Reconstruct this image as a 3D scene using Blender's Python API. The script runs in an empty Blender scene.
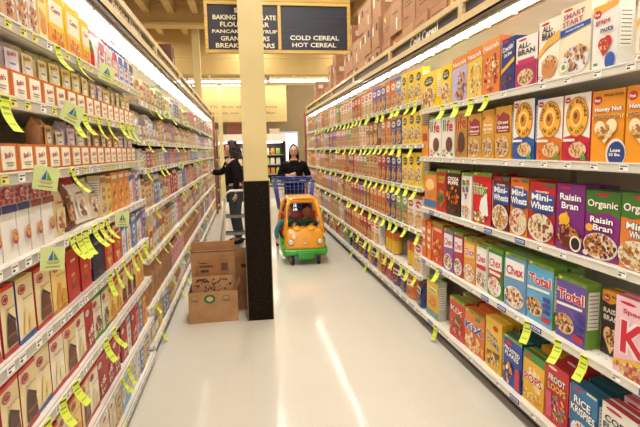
import bpy, math, random
import numpy as np
from mathutils import Matrix, Vector
R = random.Random(7)
C = bpy.context.scene.collection
sc = bpy.context.scene
PI = math.pi
# ------------------------------------------------------------------ camera, world, lamps, exposure
CAMH = 1.45
_a = Vector((-77.0, 62.5, -500.0)).normalized()            # aisle direction in camera space
_u = Vector((math.sin(-.04), math.cos(-.04), 0)); _u = (_u - _a*_u.dot(_a)).normalized()
_r = _a.cross(_u)
RM = Matrix((_r, _a, _u))                                   # camera axes -> world axes
cam = bpy.data.objects.new('camera', bpy.data.cameras.new('camera')); C.objects.link(cam)
mw = RM.to_4x4(); mw.translation = (0, 0, CAMH); cam.matrix_world = mw
cam.data.lens = 28.125; cam.data.sensor_width = 36; cam.data.clip_start = .02
sc.camera = cam
def yfrom(px, X, z=CAMH):
    """distance along the aisle at which the plane x = X is seen under picture column px (measuring aid)"""
    lo, hi = .5, 60
    for _ in range(50):
        m = (lo+hi)/2
        c = RM.transposed() @ Vector((X, m, z-CAMH)); q = 320+500*c.x/-c.z if c.z < 0 else (1e6 if X > 0 else -1e6)
        if (q > px) == (X > 0): lo = m
        else: hi = m
    return lo
w = bpy.data.worlds.new('world'); sc.world = w; w.use_nodes = True
bgn = w.node_tree.nodes['Background']; bgn.inputs[0].default_value = (1, .97, .93, 1); bgn.inputs[1].default_value = 1.0
sc.view_settings.view_transform = 'Standard'; sc.view_settings.look = 'None'; sc.view_settings.gamma = 1
sc.view_settings.use_curve_mapping = False
sc.view_settings.exposure = .36
TUBE, FARTUBE, CEIL_W = 18.0, 13.0, 48
try:
    sc.cycles.use_denoising = True; sc.cycles.max_bounces = 8; sc.cycles.sample_clamp_indirect = 6
except Exception: pass
for i, (x, y) in enumerate([(.35, .2), (.35, 2.6), (.35, 5.0), (.35, 7.6), (.35, 10.2), (-2.6, 3), (-2.6, 8), (3.2, 3), (3.2, 8), (.3, 13.2), (-2.5, 13.5), (3, 13.5)]):
    l = bpy.data.lights.new('ceiling_lamp', 'AREA'); l.shape = 'RECTANGLE'; l.size = .35; l.size_y = 1.9
    l.energy = CEIL_W; l.color = (1, .97, .92)
    o = bpy.data.objects.new('ceiling_lamp', l); o.location = (x, y, 4.35); C.objects.link(o)

# ------------------------------------------------------------------ materials
def lin(h):
    if not isinstance(h, str): return tuple(h)
    h = h.lstrip('#'); o = []
    if len(h) == 3: h = ''.join(c*2 for c in h)
    for i in (0, 2, 4):
        c = int(h[i:i+2], 16)/255
        o.append(c/12.92 if c <= .04045 else ((c+.055)/1.055)**2.4)
    return (o[0], o[1], o[2], 1.0)
def mat(name, rough=.5, metal=0, nscale=30, namt=.06, bump=0, bscale=60, coat=0, spec=.5, alpha=1, color=None):
    m = bpy.data.materials.new(name); m.use_nodes = True; nt = m.node_tree; N = nt.nodes; L = nt.links
    b = N['Principled BSDF']
    if color is None:
        at = N.new('ShaderNodeAttribute'); at.attribute_name = 'Col'; src = at.outputs['Color']
    else:
        rg = N.new('ShaderNodeRGB'); rg.outputs[0].default_value = lin(color); src = rg.outputs[0]
    tc = N.new('ShaderNodeTexCoord'); no = N.new('ShaderNodeTexNoise'); no.inputs['Scale'].default_value = nscale; no.inputs['Detail'].default_value = 4
    L.new(tc.outputs['Object'], no.inputs['Vector'])
    mr = N.new('ShaderNodeMapRange'); mr.inputs[1].default_value = .3; mr.inputs[2].default_value = .7
    mr.inputs[3].default_value = 1-namt; mr.inputs[4].default_value = 1+namt*.4
    L.new(no.outputs['Fac'], mr.inputs[0])
    vm = N.new('ShaderNodeVectorMath'); vm.operation = 'SCALE'; L.new(src, vm.inputs[0]); L.new(mr.outputs[0], vm.inputs['Scale'])
    L.new(vm.outputs[0], b.inputs['Base Color'])
    b.inputs['Roughness'].default_value = rough; b.inputs['Metallic'].default_value = metal
    b.inputs['Coat Weight'].default_value = coat; b.inputs['Specular IOR Level'].default_value = spec; b.inputs['Alpha'].default_value = alpha
    if bump:
        n2 = N.new('ShaderNodeTexNoise'); n2.inputs['Scale'].default_value = bscale; n2.inputs['Detail'].default_value = 3
        L.new(tc.outputs['Object'], n2.inputs['Vector'])
        bp = N.new('ShaderNodeBump'); bp.inputs['Strength'].default_value = bump; bp.inputs['Distance'].default_value = .01
        L.new(n2.outputs['Fac'], bp.inputs['Height']); L.new(bp.outputs[0], b.inputs['Normal'])
    return m
CARD = mat('printed_card', .42, nscale=14, namt=.07)
FILM = mat('plastic_film', .22, nscale=25, namt=.16, bump=.5, bscale=45)
PAPER = mat('paper', .7, nscale=40, namt=.06)
BOARD = mat('corrugated_board', .85, nscale=9, namt=.2, bump=.12, bscale=180)
ENAM = mat('enamelled_steel', .38, nscale=6, namt=.06)
PLAST = mat('moulded_plastic', .3, nscale=8, namt=.05, coat=.3)
CLOTH = mat('cloth', .95, nscale=30, namt=.22, bump=.4, bscale=60, spec=.15)
SKIN = mat('skin', .55, nscale=20, namt=.08)
HAIR = mat('hair', .6, nscale=45, namt=.4, bump=.9, bscale=50, spec=.3)
RUBBER = mat('rubber', .7, nscale=20, namt=.15)
CHROME = mat('bright_metal', .25, metal=.9, nscale=10, namt=.05)
PAINT = mat('wall_paint', .8, nscale=3, namt=.07, bump=.15, bscale=120)
GLASS = mat('lamp_lens', .1, nscale=10, namt=.03, coat=.6)
def woodmat():
    m = mat('varnished_wood', .42, coat=.15); nt = m.node_tree; N = nt.nodes; L = nt.links
    no = [n for n in N if n.type == 'TEX_NOISE'][0]; mp = N.new('ShaderNodeMapping'); mp.inputs['Scale'].default_value = (1, 14, 30)
    tc = [n for n in N if n.type == 'TEX_COORD'][0]; L.new(tc.outputs['Object'], mp.inputs[0]); L.new(mp.outputs[0], no.inputs['Vector'])
    no.inputs['Scale'].default_value = 2.2
    mr = [n for n in N if n.type == 'MAP_RANGE'][0]; mr.inputs[3].default_value = .8; mr.inputs[4].default_value = 1.08
    return m
WOOD = woodmat()
def floormat():
    m = bpy.data.materials.new('waxed_vinyl_floor'); m.use_nodes = True; nt = m.node_tree; N = nt.nodes; L = nt.links; b = N['Principled BSDF']
    tc = N.new('ShaderNodeTexCoord'); br = N.new('ShaderNodeTexBrick'); br.offset = 0; br.inputs['Scale'].default_value = 1
    br.inputs['Brick Width'].default_value = .305; br.inputs['Row Height'].default_value = .305; br.inputs['Mortar Size'].default_value = .0012
    br.inputs['Color1'].default_value = lin('#ddd8c8'); br.inputs['Color2'].default_value = lin('#dad5c4'); br.inputs['Mortar'].default_value = lin('#d6d0be')
    L.new(tc.outputs['Object'], br.inputs['Vector'])
    no = N.new('ShaderNodeTexNoise'); no.inputs['Scale'].default_value = 90; no.inputs['Detail'].default_value = 5; L.new(tc.outputs['Object'], no.inputs['Vector'])
    mr = N.new('ShaderNodeMapRange'); mr.inputs[1].default_value = .3; mr.inputs[2].default_value = .75; mr.inputs[3].default_value = .95; mr.inputs[4].default_value = 1.03
    L.new(no.outputs['Fac'], mr.inputs[0]); vm = N.new('ShaderNodeVectorMath'); vm.operation = 'SCALE'
    L.new(br.outputs['Color'], vm.inputs[0]); L.new(mr.outputs[0], vm.inputs['Scale']); L.new(vm.outputs[0], b.inputs['Base Color'])
    n2 = N.new('ShaderNodeTexNoise'); n2.inputs['Scale'].default_value = 2.5; n2.inputs['Detail'].default_value = 3; L.new(tc.outputs['Object'], n2.inputs['Vector'])
    m2 = N.new('ShaderNodeMapRange'); m2.inputs[1].default_value = .3; m2.inputs[2].default_value = .7; m2.inputs[3].default_value = .07; m2.inputs[4].default_value = .17
    L.new(n2.outputs['Fac'], m2.inputs[0]); L.new(m2.outputs[0], b.inputs['Roughness'])
    bp = N.new('ShaderNodeBump'); bp.inputs['Strength'].default_value = .06; bp.inputs['Distance'].default_value = .02; L.new(n2.outputs['Fac'], bp.inputs['Height']); L.new(bp.outputs[0], b.inputs['Normal'])
    return m
FLOOR = floormat()
def carpetmat():
    m = bpy.data.materials.new('speckled_carpet'); m.use_nodes = True; nt = m.node_tree; N = nt.nodes; L = nt.links; b = N['Principled BSDF']
    tc = N.new('ShaderNodeTexCoord'); no = N.new('ShaderNodeTexNoise'); no.inputs['Scale'].default_value = 150; no.inputs['Detail'].default_value = 3
    L.new(tc.outputs['Object'], no.inputs['Vector']); cr = N.new('ShaderNodeValToRGB'); e = cr.color_ramp.elements
    e[0].position = .5; e[0].color = lin('#17120d'); e[1].position = .74; e[1].color = lin('#6a5434')
    n_ = cr.color_ramp.elements.new(.61); n_.color = lin('#2b2218'); L.new(no.outputs['Fac'], cr.inputs[0]); L.new(cr.outputs[0], b.inputs['Base Color'])
    b.inputs['Roughness'].default_value = 1; b.inputs['Specular IOR Level'].default_value = .1
    bp = N.new('ShaderNodeBump'); bp.inputs['Strength'].default_value = .8; bp.inputs['Distance'].default_value = .004; L.new(no.outputs['Fac'], bp.inputs['Height']); L.new(bp.outputs[0], b.inputs['Normal'])
    return m
CARPET = carpetmat()
def emis(name, col, s):
    m = bpy.data.materials.new(name); m.use_nodes = True; N = m.node_tree.nodes; b = N['Principled BSDF']
    b.inputs['Base Color'].default_value = (.8, .8, .8, 1); b.inputs['Emission Color'].default_value = lin(col); b.inputs['Emission Strength'].default_value = s
    return m
LAMP = emis('shelf_tube_glow', '#fff8ee', TUBE)
LAMPFAR = emis('hanging_tube_glow', '#fff0e4', FARTUBE)
DAY = emis('daylit_pane', '#dfeaff', 1.6)

# ------------------------------------------------------------------ mesh builder
_tc = {}
def glyphs(s, bold=.03, shear=0):
    k = (s, bold, shear)
    if k not in _tc:
        cu = bpy.data.curves.new('t', 'FONT'); cu.body = s; cu.resolution_u = 2; cu.offset = bold; cu.shear = shear; cu.space_line = .85; cu.align_x = 'CENTER'
        ob = bpy.data.objects.new('t', cu); me = ob.to_mesh()
        v = np.array([tuple(x.co)[:2] for x in me.vertices]) if len(me.vertices) else np.zeros((1, 2))
        f = [tuple(p.vertices) for p in me.polygons]; fl = [p.normal.z < 0 for p in me.polygons]
        f = [tuple(reversed(a)) if b else a for a, b in zip(f, fl)]
        mn, mx = v.min(0), v.max(0); v = (v-(mn+mx)/2)/np.maximum(mx-mn, 1e-6)
        ob.to_mesh_clear(); bpy.data.objects.remove(ob); bpy.data.curves.remove(cu)
        _tc[k] = (v, f)
    return _tc[k]
class M:
    def __init__(s): s.v = []; s.f = []; s.c = []
    def poly(s, pts, col):
        n = len(s.v); s.v += [tuple(p) for p in pts]; s.f.append(tuple(range(n, n+len(pts)))); s.c.append(lin(col))
    def box(s, x0, y0, z0, x1, y1, z1, col, front=None, top=None, side=None, skip=''):
        n = len(s.v)
        s.v += [(x0, y0, z0), (x1, y0, z0), (x1, y1, z0), (x0, y1, z0), (x0, y0, z1), (x1, y0, z1), (x1, y1, z1), (x0, y1, z1)]
        F = dict(b=((0, 3, 2, 1), col), t=((4, 5, 6, 7), top or col), f=((0, 1, 5, 4), front or col), r=((1, 2, 6, 5), side or col), k=((2, 3, 7, 6), col), l=((3, 0, 4, 7), side or col))
        for k, (q, c) in F.items():
            if k in skip: continue
            s.f.append(tuple(n+i for i in q)); s.c.append(lin(c))
        return s
    def rings(s, rings, col, cap0=True, cap1=True, closed=True):
        n0 = len(s.v); k = len(rings[0])
        for r in rings: s.v += [tuple(p) for p in r]
        for i in range(len(rings)-1):
            c = lin(col[i] if isinstance(col, list) else col)
            for j in range(k if closed else k-1):
                a = n0+i*k+j; b = n0+i*k+(j+1) % k
                s.f.append((a, b, b+k, a+k)); s.c.append(c)
        c0 = lin(col[0] if isinstance(col, list) else col); c1 = lin(col[-1] if isinstance(col, list) else col)
        if cap0: s.f.append(tuple(n0+j for j in reversed(range(k)))); s.c.append(c0)
        if cap1: s.f.append(tuple(n0+(len(rings)-1)*k+j for j in range(k))); s.c.append(c1)
        return s
    def lathe(s, prof, col, n=14, cx=0, cy=0, sx=1, sy=1):
        return s.rings([[(cx+r*sx*math.cos(2*PI*j/n), cy+r*sy*math.sin(2*PI*j/n), z) for j in range(n)] for r, z in prof], col)
    def tube(s, path, r, col, n=8, caps=True):
        P = [Vector(p) for p in path]; rg = []; up = Vector((.13, .21, .97))
        for i, p in enumerate(P):
            d = (P[min(i+1, len(P)-1)]-P[max(i-1, 0)]).normalized()
            a = d.cross(up)
            if a.length < .2: a = d.cross(Vector((1, 0, 0)))
            a.normalize(); b = a.cross(d); rr = r[i] if isinstance(r, (list, tuple)) else r
            rg.append([p + a*rr*math.cos(-2*PI*j/n) + b*rr*math.sin(-2*PI*j/n) for j in range(n)])
        return s.rings(rg, col, caps, caps)
    def ellipsoid(s, c, r, col, n=14, m=9, fn=None):
        rg = []
        for i in range(m+1):
            t = -PI/2+PI*(i+.02 if i == 0 else i-.02 if i == m else i)/m
            ring = []
            for j in range(n):
                d = Vector((math.cos(t)*math.cos(2*PI*j/n), math.cos(t)*math.sin(2*PI*j/n), math.sin(t)))
                k = fn(d) if fn else 1
                ring.append((c[0]+d.x*r[0]*k, c[1]+d.y*r[1]*k, c[2]+d.z*r[2]*k))
            rg.append(ring)
        return s.rings(rg, col)
    def pr(s, els, x0, z0, w, h, y=0, step=.0005):
        """flat print on a plane facing -y; elements in 0..1 units of w x h, each a hair above the last"""
        L = [y]
        def P(u, v): return (x0+u*w, L[0], z0+v*h)
        for e in els:
            L[0] -= step; k = e[0]
            if k == 'r': s.poly([P(e[1], e[2]), P(e[3], e[2]), P(e[3], e[4]), P(e[1], e[4])], e[5])
            elif k == 'p': s.poly([P(*q) for q in e[1]], e[2])
            elif k == 'e':
                n = 18 if e[3] > .12 else 10
                s.poly([P(e[1]+e[3]*math.cos(2*PI*i/n), e[2]+e[4]*math.sin(2*PI*i/n)) for i in range(n)], e[5])
            elif k == 't':                       # t, text, cx, cy, w, h, col, outline, rotation, shear
                _, st, cx, cy, tw, th, col = e[:7]; ol = e[7] if len(e) > 7 else None; rot = e[8] if len(e) > 8 else 0
                for cc, bo, dl in ((ol, .09, 0), (col, .025, step)):
                    if cc is None: continue
                    L[0] -= dl; gv, gf = glyphs(st, bo); n = len(s.v); ca, sa = math.cos(rot), math.sin(rot); lc = lin(cc)
                    kk = 1.07 if bo > .05 else 1
                    for q in gv:
                        a, b = q[0]*tw*w*kk, q[1]*th*h*kk
                        s.v.append((x0+cx*w+a*ca-b*sa, L[0], z0+cy*h+a*sa+b*ca))
                    for q in gf: s.f.append(tuple(n+i for i in q)); s.c.append(lc)
            elif k == 'ring':                    # letters round a circle: ring, text, cx, cy, rx, ry, size, col, start, sweep
                _, st, cx, cy, rx, ry, sz, col, a0, sw = e; lc = lin(col)
                for i, ch in enumerate(st):
                    if ch == ' ': continue
                    t = a0+sw*i/max(1, len(st)-1); rot = t-PI/2 if sw < 0 else t+PI/2
                    gv, gf = glyphs(ch, .04); n = len(s.v); ca, sa = math.cos(rot), math.sin(rot)
                    for q in gv:
                        a, b = q[0]*sz*.75*w, q[1]*sz*w
                        s.v.append((x0+(cx+rx*math.cos(t))*w+a*ca-b*sa, L[0], z0+(cy)*h+ry*math.sin(t)*h+a*sa+b*ca))
                    for q in gf: s.f.append(tuple(n+j for j in q)); s.c.append(lc)
            elif k == 'f':                       # heap of flakes: f, cx, cy, rx, ry, colours, n, size
                _, cx, cy, rx, ry, cols, n = e[:7]; sz = e[7] if len(e) > 7 else .07
                rr = random.Random(int(cx*991+cy*577+n*31+len(cols)))
                for i in range(n):
                    t = rr.uniform(0, 2*PI); q = math.sqrt(rr.uniform(0, 1)); L[0] -= .00002
                    fx, fy = (cx+rx*q*math.cos(t))*w, (cy+ry*q*math.sin(t))*h; ra = rr.uniform(.6, 1.15)*sz*w/2; rb = ra*rr.uniform(.55, 1); ro = rr.uniform(0, PI)
                    s.poly([(x0+fx+ra*math.cos(a)*math.cos(ro)-rb*math.sin(a)*math.sin(ro), L[0], z0+fy+ra*math.cos(a)*math.sin(ro)+rb*math.sin(a)*math.cos(ro)) for a in [2*PI*j/6 for j in range(6)]], rr.choice(cols))
        return s
    def mesh(s, name, m, smooth=False):
        me = bpy.data.meshes.new(name); me.from_pydata(s.v, [], s.f)
        ca = me.color_attributes.new('Col', 'FLOAT_COLOR', 'CORNER')
        cnt = [len(q) for q in s.f]; ca.data.foreach_set('color', np.repeat(np.array(s.c, dtype=np.float32), cnt, axis=0).ravel())
        me.materials.append(m)
        if smooth: me.polygons.foreach_set('use_smooth', [True]*len(me.polygons))
        me.update(); return me
def link(name, me, parent=None, loc=None, rz=None):
    o = bpy.data.objects.new(name, me); C.objects.link(o)
    if parent: o.parent = parent
    if loc: o.location = loc
    if rz is not None: o.rotation_euler = (0, 0, rz)
    return o
def obj(name, b, m, parent=None, smooth=False, loc=None, rz=None): return link(name, b.mesh(name, m, smooth), parent, loc, rz)
def tag(o, label=None, cat=None, group=None, kind=None):
    for k, v in (('label', label), ('category', cat), ('group', group), ('kind', kind)):
        if v: o[k] = v
    return o
def empty(name, loc, label, cat, group=None, rz=0):
    o = bpy.data.objects.new(name, None); C.objects.link(o); o.location = loc; o.rotation_euler = (0, 0, rz); o.empty_display_size = .1
    return tag(o, label, cat, group)
def kids(o): return list(_ch.get(o.name, []))
_ch = {}
def index_children():
    _ch.clear()
    for o in C.objects:
        if o.parent: _ch.setdefault(o.parent.name, []).append(o)
def copy_tree(o, parent=None):
    c = o.copy(); C.objects.link(c)
    if parent: c.parent = parent
    for k in kids(o): copy_tree(k, c)
    return c
def put(o, side, a, y, z, dr=0):
    """side 'R'/'L': a = distance of the front from the camera's line, y along the aisle"""
    o.location = (a if side == 'R' else -a, y, z); o.rotation_euler = (0, 0, (-PI/2 if side == 'R' else PI/2)+dr)
    return o
ORD = ['', 'first', 'second', 'third', 'fourth', 'fifth', 'sixth', 'seventh', 'eighth', 'ninth', 'tenth', 'eleventh', 'twelfth', 'thirteenth', 'fourteenth', 'fifteenth', 'sixteenth', 'seventeenth', 'eighteenth', 'nineteenth', 'twentieth']
def od(n):
    if n <= 20: return ORD[n]
    return '%d%s' % (n, {1: 'st', 2: 'nd', 3: 'rd'}.get(n % 10, 'th'))

# ------------------------------------------------------------------ the setting
AR, AL = 1.385, .665          # shelf fronts: right and left of the camera's line
def S(name, b, m, parent=None, label=None):
    o = obj(name, b, m, parent)
    if not parent: o['kind'] = 'structure'
    if label: o['label'] = label
    return o
S('floor', M().box(-7, -4, -.1, 8, 19, 0, '#ddd'), FLOOR)
ceil = S('ceiling', M().box(-7, -4, 4.75, 8, 14.2, 4.9, '#b8955c'), PAINT)
me = M().box(-.075, 0, 4.5, .075, 9, 4.76, '#d2b276').mesh('joist', PAINT)
for i in range(15): link('joist', me, ceil, (-4.05+i*.52, 2.9, 0))
obj('girder', M().box(-7, 11.9, 4.28, 8, 12.1, 4.76, '#cfae70').box(-7, 11.82, 4.24, 8, 12.18, 4.3, '#d8b87c').box(-7, 11.82, 4.72, 8, 12.18, 4.76, '#d8b87c'), PAINT, ceil)
me = M().box(-.07, 0, 4.52, .07, 1.85, 4.76, '#d2b276').mesh('joist', PAINT)
for i in range(10): link('joist', me, ceil, (-2.6+i*.62, 12.15, 0))
obj('pipe', M().tube([(-6, 13.5, 3.85), (7, 13.5, 3.85)], .018, '#c9b27c'), ENAM, ceil)
S('wall_bulkhead', M().box(-7, 14, 3.5, 8, 14.2, 4.75, '#c8a866'), PAINT)
S('wall_back', M().box(-7, 18, 0, 8, 18.2, 4.75, '#a08a62'), PAINT)
S('wall_left', M().box(-7.2, -4, 0, -7, 18.2, 4.9, '#d8c494'), PAINT)
S('wall_right', M().box(8, -4, 0, 8.2, 18.2, 4.9, '#d8c494'), PAINT)
tr = M()
for x in (-6, -3.4, -.9, 1.6, 4.1, 6.6): tr.box(x-.03, 14.3, 3.6, x+.03, 18, 3.68, '#d9c48d')
tr.box(-6.9, 14.6, 3.3, 7.9, 14.68, 3.36, '#e2cd97')
S('trim_1', tr, PAINT)
# window pane by the far case
wd = tag(obj('window_1', M().box(1.28, 17.9, .5, 1.95, 17.99, 2.1, '#cfd8e6'), ENAM), kind='structure')
obj('pane', M().box(1.34, 17.86, .58, 1.89, 17.9, 2.02, '#fff'), DAY, wd)

# posts
def post(x, y, wd_, z1, label):
    t = empty('support_post', (x, y, 0), label, 'post')
    obj('shaft', M().box(-wd_/2, -wd_/2, 0, wd_/2, wd_/2, z1, '#dcc78f'), PAINT, t)
    obj('base_plate', M().box(-wd_*.7, -wd_*.7, 0, wd_*.7, wd_*.7, .02, '#b9a77c'), ENAM, t)
    return t
post(-1.0, 12.5, .17, 4.6, 'cream square post under the girder behind the left shelving')
post(-.62, 15.2, .12, 3.4, 'thin cream post below the hanging tubes near the back wall')
col = empty('support_column', (.098, 4.3, 0), 'square cream column with speckled black carpet wrapped round its lower part', 'column')
obj('shaft', M().box(-.1, -.1, 0, .1, .1, 4.75, '#dac68c'), PAINT, col)
obj('carpet_wrap', M().box(-.106, -.106, 0, .106, .106, 1.2, '#222'), CARPET, col)
for sx in (-1, 1): obj('corner_strip', M().box(sx*.108-.003, -.109, 0, sx*.108+.003, -.09, 1.2, '#7d6a4a'), ENAM, col)

# ------------------------------------------------------------------ shelving bays
RAILC = '#dcd7ca'
def label_mesh(c, bars=True):
    b = M().box(-.022, -.0015, -.012, .022, 0, .014, c)
    if bars:
        b.pr([('r', .1, .62, .9, .8, '#6b6658'), ('r', .1, .2, .45, .45, '#3c3a36')], -.022, -.012, .044, .026, -.0015)
    return b.mesh('price_label', PAPER)
LABS = {'w': label_mesh('#fbf9f2'), 'y': label_mesh('#f4e86a'), 'b': None}
bb = M().box(-.045, -.002, -.014, .045, 0, .016, '#2b3f8c'); bb.pr([('r', .08, .3, .92, .72, '#dfe6ff'), ('r', .14, .42, .86, .58, '#2b3f8c')], -.045, -.014, .09, .03, -.002)
LABS['b'] = bb.mesh('price_label', PAPER)
def bay(name, L, shelves, deck, depth, top, label, kick, near, tint):
    """local frame: x along the aisle, -y faces the aisle, z up"""
    t = empty(name, (0, 0, 0), label, 'shelving', 'shelving bays along the aisle')
    h = L/2
    obj('back_panel', M().box(-h, depth, 0, h, depth+.03, top, tint), ENAM, t)
    for s in (-1, 1): obj('upright', M().box(s*h-.015*(s+1), depth-.03, 0, s*h+.015*(1-s), depth, top, '#b9ae95'), ENAM, t)
    obj('kick_plate', M().box(-h, .06, 0, h, .09, deck-.035, kick), ENAM, t)
    zs = [deck]+shelves
    for i, z in enumerate(zs):
        nm = 'base_deck' if i == 0 else 'shelf'
        sm = M().box(-h, .004, z-.022, h, depth, z, '#efe9da').box(-h, .004, z-.032, h, .016, z-.022, '#efe9da')
        if i == 0: sm.box(-h, 0, z-.05, h, .05, z-.02, '#3a3129')
        if near and i in (0, 1):
            for k in range(26):
                for q in range(4): sm.poly([(-h+.03+k*L/27+a, .05+q*.035+b, z+.0006) for a, b in ((-.004, -.004), (.004, -.004), (.004, .004), (-.004, .004))], '#9b917c')
        s = obj(nm, sm, ENAM, t)
        obj('price_rail', M().box(-h, -.006, z-.031, h, .004, z+.002, RAILC if near == 'R' else '#bdb8ac').box(-h, -.009, z-.033, h, -.004, z-.029, '#c9c2b2').box(-h, -.009, z-.001, h, -.004, z+.004, '#f5f1e6'), ENAM, s)
        rr = random.Random(int(z*100)+int(L*77)+len(shelves))
        if near:
            n = 7 if near == 'R' else 12
            for k in range(n):
                kk = 'w'
                if near == 'L' and i >= len(zs)-3: kk = 'y' if rr.random() < .7 else 'w'
                if near == 'R' and rr.random() < .22: kk = 'b'
                if near == 'R' and kk == 'w' and rr.random() < .3: continue
                link('price_label', LABS[kk], s, (-h+(k+.5)*L/n+rr.uniform(-.02, .02), -.0065, z-.016))
        else:
            pl = M()
            for k in range(6):
                x = -h+(k+.5)*L/6+rr.uniform(-.03, .03); pl.box(x-.02, -.009, z-.03, x+.02, -.006, z-.004, rr.choice(['#fbf9f2', '#fbf9f2', '#f2e98c']))
            o = obj('price_labels', pl, PAPER, s); o['kind'] = 'stuff'
    return t
SH_RN = [.575, .98, 1.375, 1.735]; SH_RF = [.40, .77, 1.125, 1.475, 1.815]
SH_LN = [.32, .61, .88, 1.145, 1.40, 1.62, 1.845]; SH_LF = [.38, .72, 1.05, 1.34, 1.535, 1.80]
JR, JL = 3.82, 3.50
bays = []
bRN = bay('shelving_bay', 1.22, SH_RN, .125, .5, 2.1, 'deep cream shelving bay full of large cereal boxes, nearest on the cereal side', '#2a2019', 'R', '#ded5bf')
bLN = bay('shelving_bay', 1.22, SH_LN, .07, .46, 2.1, 'cream seven shelf bay of baking mixes and orange trays, nearest on baking side', '#5e4c38', 'L', '#e2dac6')
bRF = bay('shelving_bay', 1.2, SH_RF, .11, .48, 2.1, 'x', '#2a2019', None, '#ded5bf')
bLF = bay('shelving_bay', 1.2, SH_LF, .10, .46, 2.1, 'x', '#5e4c38', None, '#ded5bf')
index_children()
put(bRN, 'R', AR, JR-1.22*1.5, 0); b2 = copy_tree(bRN); put(b2, 'R', AR, JR-.61, 0); b2['label'] = 'deep cream shelving bay on cereal side, second, where the shelf heights change'
put(bLN, 'L', AL, JL-1.22*1.5, 0); b2 = copy_tree(bLN); put(b2, 'L', AL, JL-.61, 0); b2['label'] = 'cream seven shelf baking bay, second from camera, with leaning paper sacks'
for i in range(7):
    a = (bRF if i == 0 else copy_tree(bRF)) if i < 6 else None
    if a is None:
        a = copy_tree(bLF); put(a, 'L', AL+.01, JL+.6+1.2*i, 0); a['label'] = 'cream bay of sugar and baking goods, seventh beyond the orange trays'; continue
    a = a; put(a, 'R', AR+.01, JR+.6+1.2*i, 0); a['label'] = 'cream cereal bay with lime tags, %s beyond the change of shelf heights' % od(i+1)
    a = bLF if i == 0 else copy_tree(bLF); put(a, 'L', AL+.01, JL+.6+1.2*i, 0); a['label'] = 'cream bay of sugar and baking goods, %s beyond the orange trays' % od(i+1)
for nm, sx, y, lab in (('end_post', 1, 11.08, 'reddish wooden end post closing the cereal shelving'), ('end_post', -1, 11.96, 'reddish wooden end post closing the baking shelving')):
    a0 = AR if sx > 0 else AL
    t = tag(obj(nm, M().box(-.27, -.04, 0, .27, .04, 2.2, '#e9e0c8').box(-.3 if sx > 0 else .25, -.045, 0, -.25 if sx > 0 else .3, .045, 2.25, '#9a4f2e'), WOOD, None, loc=(sx*(a0+.26), y, 0)), lab, 'post')

# headers (wooden valance) and canopy lamps
def header(side, a0, y0, y1, z0, z1, first, txt, ty0, ty1, lab):
    t = empty('header_board', (0, 0, 0), lab, 'sign')
    sx = 1 if side == 'R' else -1
    def B(b, a, c, ya, yb, za, zb, col): return b.box(min(sx*a, sx*c), ya, za, max(sx*a, sx*c), yb, zb, col)
    obj('top_rail', B(M(), a0, a0+.05, y0, y1, z1-.038, z1, '#dcc08a'), WOOD, t)
    obj('bottom_rail', B(M(), a0-.004, a0+.05, y0, y1, z0, z0+.045, '#dfc48e'), WOOD, t)
    obj('inset_panel', B(M(), a0+.02, a0+.03, y0, y1, z0+.04, z1-.03, '#37363b'), ENAM, t)
    obj('canopy', B(B(M(), a0, a0+.52, y0, y1, z0-.012, z0, '#cdb284'), a0, a0+.02, y0, y1, z0-.03, z0, '#5a4a3a'), WOOD, t)
    rb = M(); q = [(a0+.2, z0-.014), (a0+.2, z0-.024), (a0+.42, z0-.08), (a0+.44, z0-.08), (a0+.44, z0-.014)]
    rb.rings([[(sx*a, yy, zz) for a, zz in (q if sx > 0 else q[::-1])] for yy in (y0+.02, y1-.02)], '#f4efe2'); obj('reflector_board', rb, ENAM, t)  # added white sloped board, imitates the bright light strip at the back
    y = first
    while y < y1:
        obj('divider', B(M(), a0-.002, a0+.04, y-.035, y+.035, z0+.04, z1-.03, '#d6ba82'), WOOD, t); y += 1.555
    gv, gf = glyphs(txt, .035); b = M(); L_ = ty1-ty0; hh = .082; yc = (ty0+ty1)/2; zc = (z0+z1)/2
    for q in gv: b.v.append((sx*(a0+.018), yc-sx*q[0]*L_, zc+q[1]*hh))
    b.f = list(gf); b.c = [lin('#f2ecdc')]*len(gf)
    obj('lettering', b, PAPER, t)
    return t
header('R', 1.385, 1.1, 11.02, 2.215, 2.375, 1.55, 'Cold Cereal', 3.52, 4.12, 'tan wooden header board reading Cold Cereal above the right hand shelving')
header('L', .665, .9, 11.9, 2.195, 2.345, 1.23, 'Baking Needs', 3.02, 3.85, 'tan wooden header board with white lettering above the left hand shelving')
def canopy_lamp(L, a0, a1):
    t = empty('canopy_lamp', (0, 0, 0), 'x', 'lamp', 'canopy lamps above the shelves'); h = L/2
    obj('housing', M().box(-h, a0, .03, h, a1, .04, '#8f897c').box(-h, a0, .008, h, a0+.006, .03, '#d8d2c4').box(-h, a1-.006, .008, h, a1, .03, '#d8d2c4'), ENAM, t)
    tb = M()
    for k in (.33, .67): tb.tube([(-h+.03, a0+(a1-a0)*k, .03), (h-.03, a0+(a1-a0)*k, .018)], .009, '#fff', 8); obj('tube', tb, LAMP, t); tb = M()
    cm = M().box(-.012, a0, -.004, .012, a1, .012, '#fbf8ef').mesh('crosspiece', ENAM)
    for k in range(4): link('crosspiece', cm, t, (-h+L*(k+.5)/4, 0, 0))
    return t
lR = canopy_lamp(1.2, .022, .12); lL = canopy_lamp(1.2, .022, .17); index_children()
for i in range(8):
    a = lR if i == 0 else copy_tree(lR); put(a, 'R', 1.385, 1.9+1.2*i, 2.162); a['label'] = 'white tube lamp under the Cold Cereal header, %s from the camera end' % od(i+1)
    a = lL if i == 0 else copy_tree(lL); put(a, 'L', .665, 1.6+1.2*i, 2.142); a['label'] = 'white tube lamp under the baking header, %s from the camera end' % od(i+1)
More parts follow.
